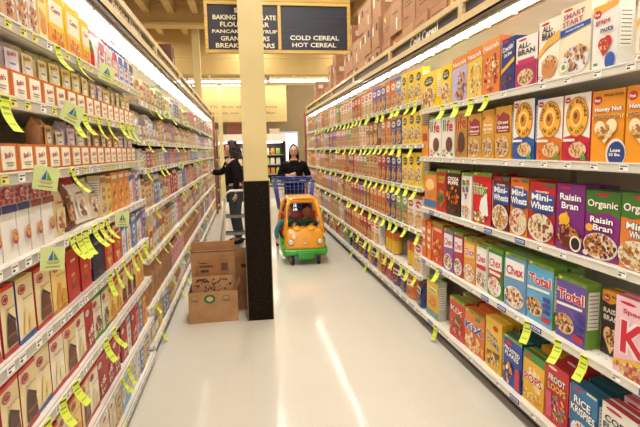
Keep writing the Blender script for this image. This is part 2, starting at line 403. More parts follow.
a = copy_tree(lL); put(a, 'L', .665, 1.6+1.2*8, 2.142); a['label'] = 'white tube lamp under the baking header, ninth from the camera end'

# ------------------------------------------------------------------ box designs
BR = ['#8a4a1c', '#b8702c', '#d79a4c', '#5f2d12', '#c98438']; TN = ['#e0b36a', '#c98f45', '#f0cf92', '#a8692c']; CH = ['#3c1c10', '#5a2c18', '#77402a']
RB = ['#8a4a1c', '#5a1a22', '#b8702c', '#d79a4c']; CO = ['#e03a30', '#f2b62c', '#3f9e46', '#e98024', '#8b3b9a']
GT = [('r', 0, .935, 1, 1, '#74a22e'), ('e', .12, .965, .06, .024, '#e8d94a'), ('e', .4, .967, .035, .014, '#3a5fb0'), ('e', .6, .967, .035, .014, '#e4662c'), ('e', .8, .967, .035, .014, '#7b3f98')]
KG = [('e', .3, .945, .2, .022, '#c9203a')]
def bowl(cx, cy, rx, ry, cols, n=42, rim='#e2cba6', sz=.085): return [('e', cx, cy, rx*1.1, ry*1.08, rim), ('f', cx, cy+.01, rx*.98, ry*.94, cols, int(n*1.6), sz)]
D = {}
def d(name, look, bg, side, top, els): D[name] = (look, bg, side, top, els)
d('yel_circle', 'yellow cereal box with round black logo', '#f0cb1c', '#e6c81e', '#8aa82c', [('e', .5, .76, .3, .13, '#20201c'), ('t', 'GOOD', .5, .8, .36, .05, '#f3e36a'), ('t', 'FRIENDS', .5, .73, .42, .04, '#fff'), ('e', .5, .33, .46, .27, '#f2dfa4'), ('f', .5, .32, .42, .23, BR, 80, .1)])
d('nat_lilac', 'orange cereal box with lilac front and oat rings', '#b9b1d6', '#d9832e', '#e08c34', [('p', [(0, .74), (1, .8), (1, 1), (0, 1)], '#e2873a'), ('t', 'Naturals', .5, .86, .86, .1, '#fff5e0', '#c45f1c', .05), ('f', .6, .36, .36, .34, BR, 60, .13)])
d('nat_yel', 'orange and yellow cereal box showing oat rings', '#e9c654', '#d9832e', '#e08c34', [('p', [(0, .74), (1, .8), (1, 1), (0, 1)], '#e2873a'), ('t', 'Naturals', .5, .86, .86, .1, '#fff5e0', '#c45f1c', .05), ('f', .6, .38, .36, .34, ['#e7c58a', '#d6a55e', '#f0dcae', '#b67c34'], 60, .13)])
d('nat_org', 'tall orange cereal box with red oat rings', '#de7f3c', '#c9662a', '#e08c34', [('p', [(0, .78), (1, .82), (1, 1), (0, 1)], '#e99a54'), ('t', 'Naturals', .5, .87, .86, .09, '#fff5e0', '#c45f1c', .04), ('f', .55, .4, .4, .34, ['#e7c08a', '#b35228', '#f0dcae', '#8c3a1c'], 64, .13)])
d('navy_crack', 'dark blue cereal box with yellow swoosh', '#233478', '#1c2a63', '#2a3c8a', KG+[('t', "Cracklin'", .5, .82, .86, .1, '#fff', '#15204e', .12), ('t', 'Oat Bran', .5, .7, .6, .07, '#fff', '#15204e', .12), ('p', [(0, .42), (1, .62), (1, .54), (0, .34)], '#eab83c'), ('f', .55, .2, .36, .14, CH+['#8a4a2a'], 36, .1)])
d('bran_mag', 'white cereal box with magenta foot reading ALL-BRAN', '#efeae0', '#ab2d68', '#efe6da', KG+[('t', 'ALL-', .4, .83, .6, .1, '#3d1720'), ('t', 'BRAN', .5, .7, .78, .1, '#3d1720'), ('r', 0, 0, 1, .5, '#a9285c'), ('r', .12, .46, .88, .56, '#c7365f')]+bowl(.5, .2, .34, .15, ['#d7b07a', '#a4743a', '#8a5a2a'], 34))
d('bran_cream', 'wide cream cereal box with orange band reading ALL-BRAN', '#f3ecd8', '#efe6cc', '#f0e8d4', KG+[('t', 'ALL-', .42, .86, .5, .1, '#2c1c18', None, -.08), ('t', 'BRAN', .46, .74, .62, .11, '#2c1c18', None, -.08), ('p', [(0, .42), (.45, .56), (1, .64), (1, .78), (.4, .66), (0, .5)], '#f2b24a'), ('e', .58, .28, .4, .14, '#e6c48e'), ('e', .55, .2, .34, .14, '#c98b52'), ('f', .58, .32, .34, .1, ['#b8702c', '#c73a34', '#8a4a1c', '#d79a4c'], 44), ('f', .2, .07, .14, .05, ['#b5292e', '#7c2a22'], 10)])
d('smart', 'cream cereal box with blue banner reading SMART START', '#f0e4c4', '#e8dcc0', '#f1e8d0', [('e', .25, .965, .16, .018, '#c9203a'), ('t', 'SMART', .45, .88, .7, .075, '#b5567e', None, .04), ('t', 'START', .42, .78, .66, .075, '#b5567e', None, .04), ('p', [(.02, .6), (1, .68), (1, .74), (.02, .7)], '#2b4fa8'), ('t', 'Antioxidants', .5, .678, .6, .03, '#e8eeff', None, .06), ('e', .58, .24, .42, .2, '#dfe3e8'), ('f', .58, .26, .38, .17, BR, 70, .1), ('e', .2, .16, .14, .065, '#eef2e4'), ('e', .2, .16, .07, .04, '#7ea24a')])
d('grape', 'white cereal box with orange top reading grape nuts', '#efe9e0', '#ddd8cf', '#e9a03c', [('p', [(0, .9), (1, .99), (1, 1), (0, 1)], '#f0a030'), ('p', [(0, .84), (1, .93), (1, 1), (0, 1)], '#f2ac3e'), ('e', .18, .87, .15, .06, '#c8202c'), ('t', 'Post', .18, .87, .2, .045, '#fff'), ('t', 'grape', .42, .73, .6, .075, '#b5284a'), ('t', 'nuts', .6, .61, .5, .075, '#4a3566'), ('e', .45, .4, .17, .09, '#c8202c'), ('e', .65, .42, .17, .09, '#c8202c'), ('p', [(.3, .38), (.82, .4), (.52, .2)], '#c8202c'), ('f', .52, .38, .17, .1, TN, 24), ('e', .8, .12, .2, .13, '#2b57a8'), ('r', .15, .08, .32, .12, '#3f8c3c')])
d('orange_sm', 'narrow orange cereal box with red panel', '#e8962e', '#d9832a', '#e8962e', [('r', .1, .5, .9, .75, '#a5351e'), ('f', .5, .25, .36, .18, BR, 28)])
LIFE = [('r', 0, .93, 1, 1, '#4c8f3a'), ('t', 'li', .22, .74, .24, .26, '#2f8a3c'), ('t', 'fe', .66, .72, .5, .26, '#cf2630')]
d('life_w', 'white cereal box with green and red word life', '#f2ece0', '#e8e1d2', '#8cae4c', LIFE+[('e', .62, .3, .26, .17, '#6e3d24'), ('f', .3, .12, .26, .1, BR, 26), ('r', .76, .04, .94, .1, '#3f8c3c')])
d('life_b', 'tan and brown cereal box with red word life', '#b7853a', '#a06a2c', '#d3a93c', [('r', 0, .93, 1, 1, '#e2b83c'), ('t', 'life', .5, .74, .84, .27, '#c3202c', '#e9c04a', .1), ('e', .55, .33, .3, .22, '#5c2f1c'), ('f', .3, .1, .28, .09, BR, 26)])
def tb(nm, look, bg, panel, word1, word2):
    d(nm, look, bg, bg, '#d9a22c', [('e', .14, .83, .1, .045, '#c8202c'), ('p', [(.04, .5), (.96, .5), (.9, .82), (.5, .9), (.1, .78)], panel), ('t', word1, .5, .7, .7, .06, '#fff'), ('t', word2, .5, .61, .74, .06, '#fff'), ('r', .2, .53, .8, .55, '#f2dca4')]+bowl(.5, .24, .4, .19, BR, 50))
tb('crim_sweet', 'yellow cereal box with crimson panel and nut bowl', '#d9a63a', '#a4242e', 'Cranberry', 'Almond')
tb('org_crunch', 'mustard yellow cereal box with orange panel', '#dd9d2a', '#e8ab38', 'Banana', 'Nut Crunch')
tb('great', 'golden cereal box with crimson panel reading Great Grains', '#d99f32', '#93202c', 'Great', 'Grains')
def hb(nm, look, foot):
    d(nm, look, '#f1ece0', foot, '#efe6d4', [('p', [(0, 0), (1, 0), (1, .34), (.5, .42), (0, .36)], foot), ('e', .14, .92, .12, .045, '#c8202c'), ('t', 'Post', .14, .92, .16, .03, '#fff'), ('e', .52, .66, .43, .3, '#c77a1e'), ('e', .52, .66, .4, .28, '#f0b03a'), ('ring', 'HONEY BUNCHES', .52, .66, .33, .23, .1, '#5a2410', PI*.98, -PI*.96), ('ring', 'OF OATS', .52, .66, .33, .22, .09, '#5a2410', PI*1.25, PI*.5), ('e', .52, .66, .22, .155, '#f7d26a'), ('e', .52, .66, .15, .11, '#d27f1e'), ('e', .5, .68, .06, .05, '#6e3210'), ('r', .04, .3, .5, .34, '#f5efe2')]+bowl(.62, .17, .3, .11, ['#d79a4c', '#f0cf92', '#b8702c'], 40)+[('f', .22, .12, .14, .08, [foot, '#8c2a1c'], 8), ('r', .78, .02, .96, .09, '#4c9a3c')])
hb('hb_blue', 'blue footed cereal box with gold seal', '#1f5fae')
hb('hb_orange', 'orange footed cereal box with gold seal', '#e0782a')
hb('hb_red', 'crimson footed cereal box with gold seal', '#c91f45')
d('shred', 'bright orange cereal box reading Honey Nut Shredded Wheat', '#ee9a1c', '#e08a18', '#f2ae38', [('e', .17, .87, .14, .06, '#c8202c'), ('t', 'Post', .17, .87, .18, .045, '#fff'), ('t', 'Whole Grain', .66, .93, .6, .04, '#6a3a10'), ('t', 'Honey Nut', .52, .73, .84, .085, '#fff', '#b55a10'), ('t', 'SHREDDED WHEAT', .52, .63, .9, .05, '#5f2d12', '#f8d98c'), ('e', .3, .48, .17, .1, '#f6e4bc'), ('e', .66, .5, .17, .1, '#f6e4bc'), ('p', [(.13, .46), (.83, .48), (.48, .26)], '#f6e4bc'), ('f', .48, .42, .24, .09, TN, 26, .13), ('e', .84, .13, .3, .2, '#e9e4da'), ('e', .86, .12, .26, .17, '#2a3f7c'), ('t', 'Lose', .84, .17, .3, .05, '#fff'), ('t', '10 lbs.', .84, .11, .34, .045, '#fff')])
d('org_kid', 'orange kids cereal box with blue foot', '#e58a3c', '#d97a2a', '#8aa83c', GT+[('e', .5, .66, .36, .16, '#f0c98a'), ('r', 0, .05, 1, .24, '#3f6fa8'), ('f', .5, .4, .36, .12, CO, 26)])
d('red_cook', 'red kids cereal box with gold lettering', '#b82a20', '#9c2018', '#8aa83c', GT+[('t', 'COOKIE', .5, .8, .8, .08, '#f2c648', '#5a1410'), ('t', 'CRISP', .5, .71, .7, .07, '#f2c648', '#5a1410'), ('e', .5, .35, .3, .2, '#4a7a3a'), ('f', .5, .34, .36, .2, ['#b5702c', '#d79a4c', '#3c1c10'], 40, .12)])
d('dk_puffs', 'dark brown kids cereal box with orange splashes', '#3a1a12', '#2c120c', '#8aa83c', GT+[('t', 'COCOA', .5, .81, .8, .08, '#fff', '#c8541c'), ('t', 'PUFFS', .5, .72, .74, .08, '#fff', '#c8541c'), ('f', .5, .42, .44, .2, ['#c8541c', '#e0802c', '#6a2a14'], 30, .16), ('f', .5, .14, .4, .1, CH, 30, .12)])
d('kids_w', 'white kids cereal box with big coloured letters', '#efe9e2', '#d8c8a8', '#8aa83c', GT+[('t', 'B', .25, .78, .3, .12, '#3f9e46', '#7a4a2a'), ('t', 'E', .62, .8, .3, .11, '#d8a32c', '#7a4a2a'), ('t', 'R', .3, .64, .3, .11, '#d8503c', '#7a4a2a'), ('t', 'R', .66, .66, .3, .11, '#5a7ac0', '#7a4a2a'), ('t', 'Y', .5, .5, .3, .11, '#8b3b9a', '#7a4a2a'), ('f', .5, .18, .42, .14, CO+['#e7c08a'], 50, .1)])
d('trix', 'bright red kids cereal box reading Trix', '#d21f26', '#b8181e', '#8aa83c', GT+[('t', 'Trix', .42, .68, .78, .2, '#4aa83c', '#f3e9d6'), ('p', [(.5, .5), (.8, .62), (.9, .2), (.55, .1), (.4, .3)], '#f1ece4'), ('f', .4, .13, .36, .11, CO+['#f0e8d8'], 46, .12)])
def mw(nm, look, bg, side, cols):
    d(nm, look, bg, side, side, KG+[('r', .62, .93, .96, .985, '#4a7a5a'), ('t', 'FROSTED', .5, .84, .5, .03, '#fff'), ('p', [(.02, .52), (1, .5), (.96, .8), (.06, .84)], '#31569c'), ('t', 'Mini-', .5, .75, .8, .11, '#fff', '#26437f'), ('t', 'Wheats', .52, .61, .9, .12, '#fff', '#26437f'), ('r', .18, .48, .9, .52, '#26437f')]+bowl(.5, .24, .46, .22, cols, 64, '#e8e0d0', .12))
mw('mw_maroon', 'maroon cereal box reading Mini-Wheats', '#6b2226', '#55181c', ['#c98f45', '#e0b36a', '#a8692c'])
mw('mw_orange', 'orange cereal box reading Mini-Wheats', '#e07c2c', '#c96a22', ['#efe0c0', '#d7a86a', '#c44a3a', '#e8cfa0'])
mw('mw_red', 'red cereal box reading Mini-Wheats', '#c62a30', '#a82228', ['#efe0c0', '#b5793c', '#e8cfa0', '#8a4a1c'])
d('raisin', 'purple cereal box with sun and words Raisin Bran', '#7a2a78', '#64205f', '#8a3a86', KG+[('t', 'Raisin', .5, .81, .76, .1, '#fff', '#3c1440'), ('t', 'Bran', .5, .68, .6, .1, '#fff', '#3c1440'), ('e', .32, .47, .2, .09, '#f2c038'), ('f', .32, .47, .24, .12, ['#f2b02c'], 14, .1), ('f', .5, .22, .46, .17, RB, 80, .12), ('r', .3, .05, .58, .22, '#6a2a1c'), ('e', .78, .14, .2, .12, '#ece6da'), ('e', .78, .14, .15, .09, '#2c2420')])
def orgd(nm, look, low, w1, w2, foot):
    d(nm, look, low, '#41702c', '#4c7c30', [('p', [(0, .68), (.3, .66), (.7, .7), (1, .62), (1, 1), (0, 1)], '#43752e'), ('e', .5, .95, .18, .022, '#c9203a'), ('t', 'Organic', .5, .8, .88, .14, '#f4efdc', '#27491c'), ('t', w1, .5, .58, .66, .09, '#fff', '#2c1430'), ('t', w2, .55, .47, .56, .09, '#fff', '#2c1430')]+foot)
orgd('org_raisin', 'green and magenta cereal box reading Organic Raisin Bran', '#8d2a80', 'Raisin', 'Bran', [('e', .16, .45, .12, .06, '#f0a83c')]+bowl(.5, .2, .46, .18, RB, 70, '#e8e0d0', .1)+[('e', .1, .07, .09, .04, '#dfe8cc')])
orgd('org_mini', 'green and orange cereal box reading Organic Mini-Wheats', '#e2813a', 'Mini-', 'Wheats', bowl(.5, .2, .48, .18, ['#efe0c0', '#d7a86a', '#a8692c'], 60, '#e8e0d0', .12))
def chex(nm, look, bg, panel, lower, cols=BR, col='#c8202c'):
    d(nm, look, bg, bg, '#7f9c34', GT+[('p', [(.06, .54), (.94, .58), (.94, .88), (.06, .88)], panel), ('t', 'Chex', .5, .7, .8, .17, col, '#fff', .08)]+lower+bowl(.5, .22, .42, .18, cols, 50, '#f4efe6', .1))
chex('cx_purple', 'lilac and white cereal box with berry bowl', '#8f5a9c', '#ece4ea', [])
chex('cx_choc', 'red and white cereal box with brown clusters', '#b0303a', '#efe6da', [], CH+BR)
chex('cx_orange', 'orange cereal box reading Chex', '#e29a3e', '#f0c074', [], TN)
chex('cx_white', 'white cereal box reading Chex in red', '#ece4d8', '#f6f0e6', [('r', .1, .46, .94, .55, '#c8202c')])
chex('cx_green', 'green and white cereal box reading Chex', '#3f8c3c', '#f2efe4', [('r', .06, .42, .94, .56, '#c8202c'), ('r', .12, .46, .88, .52, '#f2e4d4')], ['#e7c08a', '#f0dcae', '#b5292e'])
chex('cx_blue', 'pale blue cereal box reading Chex', '#6b9cc4', '#f4f0e8', [], ['#f0cf92', '#d79a4c', '#b5292e', '#8a4a1c'])
def tot(nm, look, bg, tc):
    d(nm, look, bg, '#6c9436', '#84a83a', GT+[('t', 'Total', .5, .72, .86, .17, '#c8202c', '#f7f2ec', .03), ('p', [(.02, .52), (.9, .56), (.9, .6), (.02, .57)], '#f1ece6')]+bowl(.33, .25, .3, .15, BR, 44)+[('r', .68, .42, .96, .49, '#3b3f8c'), ('r', .68, .32, .96, .39, '#3b3f8c'), ('r', .68, .22, .96, .29, '#3b3f8c'), ('r', .66, .08, .98, .16, '#c8202c')])
tot('tot_blue', 'sky blue cereal box reading Total', '#5fb0da', 0)
tot('tot_purple', 'violet cereal box reading Total', '#6a4fa0', 0)
d('org_thin', 'slim orange cereal box with white badges', '#e0702c', '#cf5f20', '#e0702c', [('r', .2, .7, .8, .8, '#f2e2c8'), ('r', .2, .5, .8, .6, '#f2e2c8'), ('r', .2, .3, .8, .4, '#f2e2c8')])
d('red_heart', 'red orange cereal box with heap of red clusters', '#cf4a22', '#b53c1a', '#c9862c', GT[:1]+[('r', .1, .8, .9, .88, '#f0b890'), ('f', .5, .35, .42, .28, ['#e08a3c', '#b53a22', '#f0b060', '#8c2c18'], 60, .14)])
d('rais_brown', 'dark brown cereal box reading Raisin Bran', '#3a2620', '#4a3a1c', '#d99c30', [('p', [(0, .84), (.4, .8), (1, .9), (1, 1), (0, 1)], '#e2a030'), ('e', .22, .89, .15, .055, '#c8202c'), ('t', 'Post', .22, .89, .2, .04, '#fff'), ('t', 'Whole Grain', .7, .93, .5, .035, '#5a3410'), ('t', 'RAISIN', .55, .7, .86, .08, '#f3ece0'), ('t', 'BRAN', .5, .59, .7, .08, '#f3ece0'), ('e', .4, .33, .22, .12, '#e9c38a'), ('e', .72, .33, .22, .12, '#e9c38a'), ('p', [(.18, .3), (.94, .3), (.56, .04)], '#e9c38a'), ('f', .56, .28, .28, .13, RB, 40, .12)])
d('spec_k', 'pink cereal box with big red letter K', '#efc3cc', '#eab8c2', '#d9607a', [('e', .3, .93, .2, .02, '#c9203a'), ('t', 'Special', .52, .82, .66, .08, '#c4305a'), ('t', 'K', .5, .5, .66, .42, '#cf1f34', '#f8e8ea'), ('p', [(0, .16), (.5, .24), (1, .3), (1, .24), (.5, .17), (0, .1)], '#e8b83c'), ('f', .5, .08, .5, .09, ['#d79a4c', '#f0cf92', '#b8702c', '#c43a44'], 60, .1)])
d('yel_tall', 'yellow and green cereal box standing alone', '#dfb224', '#c3c2b0', '#7fa03a', GT+[('r', .1, .66, .9, .8, '#f2e28a'), ('t', 'Cheerios', .5, .73, .7, .08, '#3a5a9c'), ('e', .5, .42, .32, .14, '#e07a3a'), ('f', .5, .4, .3, .12, TN, 30), ('r', 0, .04, 1, .16, '#4aa0b8')])
d('kix_berry', 'red and green kids cereal box', '#cf3a28', '#b82f20', '#7fa03a', GT+[('t', 'KIX', .5, .72, .8, .13, '#e8e0d0', '#8c1c14', -.05), ('e', .6, .44, .26, .16, '#3a6a2c'), ('f', .5, .3, .4, .22, ['#8c2c4a', '#d8503c', '#e7a060'], 40, .14)])
d('kix', 'orange kids cereal box with big blue word KIX', '#e07a2c', '#cf6a20', '#e07a2c', GT+[('r', .55, .82, .8, .9, '#3a8a3c'), ('t', 'KiX', .5, .6, .9, .2, '#2a3f94', '#f4efe2'), ('f', .5, .22, .46, .2, ['#efe0c0', '#d75a3c', '#e7b060', '#f5d890'], 60, .13)])
d('hcomb', 'tall golden yellow cereal box reading Honeycomb', '#e8ba2c', '#e0a828', '#f0c448', [('e', .62, .84, .17, .055, '#c8202c'), ('t', 'Honey', .42, .66, .7, .11, '#2a3f94', '#f6e6a0', -.12), ('t', 'COMB', .5, .53, .76, .1, '#2a3f94', '#f6e6a0', -.12), ('p', [(.1, .34), (.9, .4), (.86, .14), (.2, .08)], '#6a4a3a'), ('f', .5, .2, .4, .14, ['#e8ba2c', '#c98438', '#f2d890'], 40, .13)])
d('frost', 'royal blue cereal box reading Frosted Flakes', '#2b4aa0', '#26408c', '#3f7a3c', GT+[('e', .3, .85, .2, .04, '#c9203a'), ('t', 'FROSTED', .5, .73, .86, .085, '#fff', '#1a2c6a', -.05), ('t', 'FLAKES', .5, .63, .76, .085, '#fff', '#1a2c6a', -.05), ('f', .3, .28, .26, .2, ['#e8902c', '#f0f0ee', '#e8902c', '#2c2420'], 18, .2), ('p', [(.7, .05), (.96, .05), (.96, .42), (.86, .48), (.7, .4)], '#c8303a')])
d('pops', 'yellow cereal box with green top reading POPS', '#ecb42a', '#d99f28', '#4a8a3a', [('r', 0, .84, 1, 1, '#4a8a3a'), ('e', .25, .92, .16, .03, '#c9203a'), ('f', .5, .5, .42, .2, ['#f8eccc', '#f4dc8c'], 22, .2), ('t', 'POPS', .5, .5, .84, .17, '#c8302c', '#f8f0d8', .04), ('f', .5, .16, .42, .1, ['#f2d068', '#d99a28', '#f8e4a0'], 40, .12)])
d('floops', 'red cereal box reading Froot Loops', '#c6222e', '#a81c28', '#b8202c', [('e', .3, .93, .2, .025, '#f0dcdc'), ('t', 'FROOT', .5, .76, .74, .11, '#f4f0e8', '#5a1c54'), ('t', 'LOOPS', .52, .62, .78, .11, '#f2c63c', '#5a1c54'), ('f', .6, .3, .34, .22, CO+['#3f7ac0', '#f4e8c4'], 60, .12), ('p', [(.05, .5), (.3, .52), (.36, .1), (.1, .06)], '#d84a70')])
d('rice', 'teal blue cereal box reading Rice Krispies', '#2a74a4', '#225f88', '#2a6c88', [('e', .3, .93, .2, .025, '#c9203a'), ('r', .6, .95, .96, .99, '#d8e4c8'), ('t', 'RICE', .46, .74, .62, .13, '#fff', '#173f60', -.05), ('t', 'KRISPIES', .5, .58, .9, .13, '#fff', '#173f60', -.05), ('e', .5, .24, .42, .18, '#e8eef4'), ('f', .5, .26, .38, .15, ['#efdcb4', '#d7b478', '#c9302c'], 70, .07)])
d('corn', 'white cereal box with red berries reading CORN', '#ece8de', '#e4dfd2', '#b8344a', [('e', .35, .93, .24, .025, '#c9203a'), ('t', 'CORN', .5, .78, .8, .1, '#1c1a1a'), ('t', 'FLAKES', .5, .66, .86, .1, '#1c1a1a'), ('f', .5, .3, .42, .22, ['#e8a83c', '#d8872c', '#f0c468'], 50, .13), ('f', .3, .12, .2, .1, ['#3f8c3c', '#c8202c'], 14, .16)])
d('teal_top', 'teal and dark cereal carton with white base', '#22505c', '#2c6470', '#1f4a58', [('r', 0, 0, 1, .4, '#efe9de'), ('r', .1, .6, .9, .7, '#9cc0c8')])
def carton(nm, w, h, dp, near=True):
    look, bg, side, top, els = D[nm]
    k = (nm, round(w, 3), round(h, 3), near)
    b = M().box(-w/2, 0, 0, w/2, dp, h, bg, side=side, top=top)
    b.poly([(-w/2, dp*.42, h+.0008), (w/2, dp*.42, h+.0008), (w/2, dp*.6, h+.0008), (-w/2, dp*.6, h+.0008)], side)
    for sx in (-1, 1):                           # facts panel and bars on the narrow sides
        x = sx*(w/2+.0006); o_ = 1 if sx > 0 else -1
        def sp(y0, z0, y1, z1, c, e=0):
            q = [(x+o_*e, y0, z0), (x+o_*e, y1, z0), (x+o_*e, y1, z1), (x+o_*e, y0, z1)]
            b.poly(q if sx > 0 else q[::-1], c)
        sp(dp*.12, h*.3, dp*.88, h*.88, '#efe9dc')
        for i in range(9): sp(dp*.18, h*(.34+.06*i), dp*.82, h*(.345+.06*i)+.002, '#6a6458', .0005)
    return b, els
_mc = {}
def place_box(nm, side, a, y, z, w, h, dp, label, grp, cat='box', name='cereal_box', dr=0, split=True):
    wq = round(w/.006)*.006
    k = (nm, round(wq, 3), round(h, 3), split)
    if k not in _mc:
        b, els = carton(nm, wq, h, dp)
        if split:
            _mc[k] = (b.mesh('carton', CARD), M().pr(els, -wq/2, 0, wq, h, 0).mesh('front_print', CARD))
        else:
            b.pr(els, -wq/2, 0, wq, h, 0, .0008); _mc[k] = (b.mesh('carton', CARD), None)
    me, pm = _mc[k]
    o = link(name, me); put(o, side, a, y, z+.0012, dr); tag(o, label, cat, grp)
    if pm: link('front_print', pm, o)
    return o

# ---- near right rows: picture columns of the box edges, measured on the photograph
G_RN = 'cereal boxes on the near cereal shelves'
rows = [
 ('top shelf', 1.735, .02, [(421, 437, 'yel_circle', .27), (440, 452, 'yel_circle', .275), (452, 467, 'nat_lilac', .29), (467, 482, 'nat_yel', .3), (482, 500, 'nat_org', .31), (501, 515, 'navy_crack', .275), (516, 537, 'bran_mag', .25), (538, 560, 'bran_cream', .28), (560, 590, 'smart', .295), (592, 618, 'grape', .25), (636, 660, 'bran_cream', .28)]),
 ('second shelf', 1.375, .02, [(422, 428, 'orange_sm', .24), (429, 441, 'life_w', .3), (442, 454, 'life_w', .3), (455, 467, 'life_b', .305), (468, 481, 'crim_sweet', .27), (482, 494, 'org_crunch', .28), (495, 511, 'great', .285), (513, 534, 'hb_blue', .3), (537, 562, 'hb_orange', .285), (563, 590, 'hb_red', .285), (591, 624, 'shred', .28), (625, 662, 'shred', .28)]),
 ('third shelf', .98, .02, [(425, 436, 'org_kid', .28), (437, 446, 'red_cook', .31), (447, 460, 'dk_puffs', .31), (461, 472, 'kids_w', .3), (473, 491, 'trix', .31), (493, 509, 'mw_maroon', .3), (510, 528, 'mw_orange', .3), (529, 555, 'mw_red', .29), (556, 584, 'raisin', .295), (585, 619, 'org_raisin', .28), (620, 658, 'org_mini', .285)]),
 ('fourth shelf', .575, .02, [(422, 426, 'org_thin', .3), (427, 431, 'org_thin', .3), (432, 443, 'red_heart', .31), (444, 453, 'cx_purple', .3), (454, 463, 'cx_choc', .3), (464, 475, 'cx_orange', .29), (476, 487, 'cx_white', .28), (488, 503, 'cx_green', .29), (504, 526, 'cx_blue', .3), (527, 553, 'tot_blue', .3), (556, 586, 'tot_purple', .285), (601, 622, 'rais_brown', .27), (614, 656, 'spec_k', .3)]),
 ('bottom shelf', .125, .03, [(427, 438, 'yel_tall', .3), (450, 464, 'kix_berry', .28), (465, 484, 'kix', .27), (485, 502, 'hcomb', .31), (503, 522, 'frost', .28), (523, 544, 'pops', .27), (545, 568, 'floops', .29), (569, 597, 'rice', .27), (600, 636, 'corn', .28), (640, 690, 'floops', .28)]),
]
for rn, z, sb, items in rows:
    for i, (p0, p1, nm, h) in enumerate(items):
        a = AR+sb+R.uniform(0, .008)+{'rais_brown': .06, 'spec_k': -.015}.get(nm, 0); ym, yp = yfrom(p1, a, z+h*.4), yfrom(p0, a, z+h*.4)
        wd_ = yp-ym-.004
        place_box(nm, 'R', a, (ym+yp)/2, z, wd_, h, .068, '%s, %s from bay change, near %s' % (D[nm][0], od(i+1), rn), G_RN, dr=R.uniform(-.03, .03))
        if nm == 'spec_k': continue
        if rn in ('fourth shelf', 'bottom shelf', 'third shelf') and nm not in ('yel_tall', 'rais_brown', 'org_thin', 'tot_purple'):
            nb = {'kix': 'org_thin', 'corn': 'spec_k', 'pops': 'org_crunch', 'frost': 'teal_top', 'rice': 'teal_top'}.get(nm, nm)
            place_box(nb, 'R', a+.095, (ym+yp)/2, z, wd_-.01, h+.012 if rn == 'bottom shelf' else h-.006, .068, 'carton behind front row, %s from bay change, %s near cereal' % (od(i+1), rn), 'second row cereal boxes on the near shelves', split=False, dr=R.uniform(-.02, .02))
        if rn == 'third shelf' or rn == 'second shelf': pass
# small boxes lying on top in the second row
# ---- far right rows
GEN = []
def gen(nm, look, bg, band, blob, fl, side=None):
    d(nm, look, bg, side or bg, band, [('r', 0, .9, 1, 1, band), ('e', .5, .74, .36, .11, blob), ('r', .26, .72, .74, .765, bg), ('r', .1, .52, .9, .55, band), ('e', .5, .27, .44, .22, '#dcb27c'), ('f', .5, .28, .4, .19, fl, 34, .15), ('r', .08, .03, .3, .08, blob)])
gen('g_or', 'orange cereal box', '#d9762c', '#c4521c', '#f3e4c4', BR); gen('g_tan', 'tan cereal box', '#d8b27c', '#a8703c', '#7a3320', BR)
gen('g_wh', 'white cereal box', '#ece2cf', '#c46a3a', '#c03428', TN); gen('g_ye', 'yellow cereal box', '#e8c02c', '#d19420', '#2a2a24', BR)
gen('g_na', 'navy cereal box', '#2f3f7c', '#e08a34', '#e6d8b8', BR); gen('g_pu', 'purple cereal box', '#6c3f84', '#8f6aa8', '#efdfe8', RB)
gen('g_rd', 'red cereal box', '#b03328', '#8c2420', '#f0d9b0', BR); gen('g_br', 'brown cereal box', '#9a5f34', '#6f3a20', '#f0d4a0', TN)
gen('g_pk', 'rose cereal box', '#c78a80', '#a8504c', '#f4e6d8', RB); gen('g_bl', 'pale blue cereal box', '#93a9c4', '#4a6aa0', '#f2ece0', BR)
gen('g_gr', 'green cereal box', '#8aa05c', '#5a7c3a', '#f2ead0', BR)
BAGCOL = [('orange', '#d8742c'), ('navy', '#28356c'), ('purple', '#5a2f74'), ('red', '#b8282c'), ('mint green', '#8fb89a'), ('brown', '#8a5a3a'), ('gold', '#d8a63c')]
_bc = {}
def bag(key, w, h, dp, col, els=None, topcol=None, m=None, stiff=False, name='bag'):
    """soft pack: flat-fronted block with a gathered, folded top; returns (body mesh, print mesh)"""
    if key in _bc: return _bc[key]
    rr = random.Random(hash(key) % 1000 if not isinstance(key, str) else sum(map(ord, key)))
    n = 20; rg = []; prof = [(0, .93, .9), (.03, 1, 1), (.3, 1.02, 1.06), (.6, 1, 1), (.75, .96, .8), (.86, .88, .4), (.93, .9, .14), (1, .93, .1)]
    if stiff: prof = [(0, .95, .95), (.03, 1, 1), (.3, 1, 1), (.6, 1, 1), (.82, 1, .98), (.9, 1, .6), (.95, .98, .3), (1, .96, .12)]
    for t, fw, fd in prof:
        ring = []
        for j in range(n):
            a = 2*PI*j/n+PI/4; cx, sy = math.cos(a), math.sin(a); p = .42
            x = math.copysign(abs(cx)**p, cx)*w/2*fw; y = math.copysign(abs(sy)**p, sy)*dp/2*fd
            j_ = 1+rr.uniform(-.03, .03)*(1 if t > .1 else 0)
            ring.append((x*j_, dp/2+y*j_+ (dp*.1*(t-.75) if t > .75 else 0), h*t+(rr.uniform(-.006, .006) if t > .7 else 0)))
        rg.append(ring)
    cols = [col]*5+[topcol or col]*2
    b = M().rings(rg, cols)
    pm = None
    if els: pm = M().pr(els, -w*.42, h*.06, w*.84, h*(.78 if stiff else .66), -.0035*dp/.06-.002).mesh('pack_print', CARD)
    _bc[key] = (b.mesh(name, m or FILM, True), pm); return _bc[key]
def place_bag(key, spec, side, a, y, z, label, grp, cat='bag', name='bag', dr=0, lean=0):
    me, pm = bag(key, *spec); o = link(name, me); put(o, side, a, y, z+.0015+abs(lean)*spec[2]*1.05, dr); tag(o, label, cat, grp)
    if lean: o.rotation_euler.x = lean
    if pm: link('pack_print', pm, o)
    return o
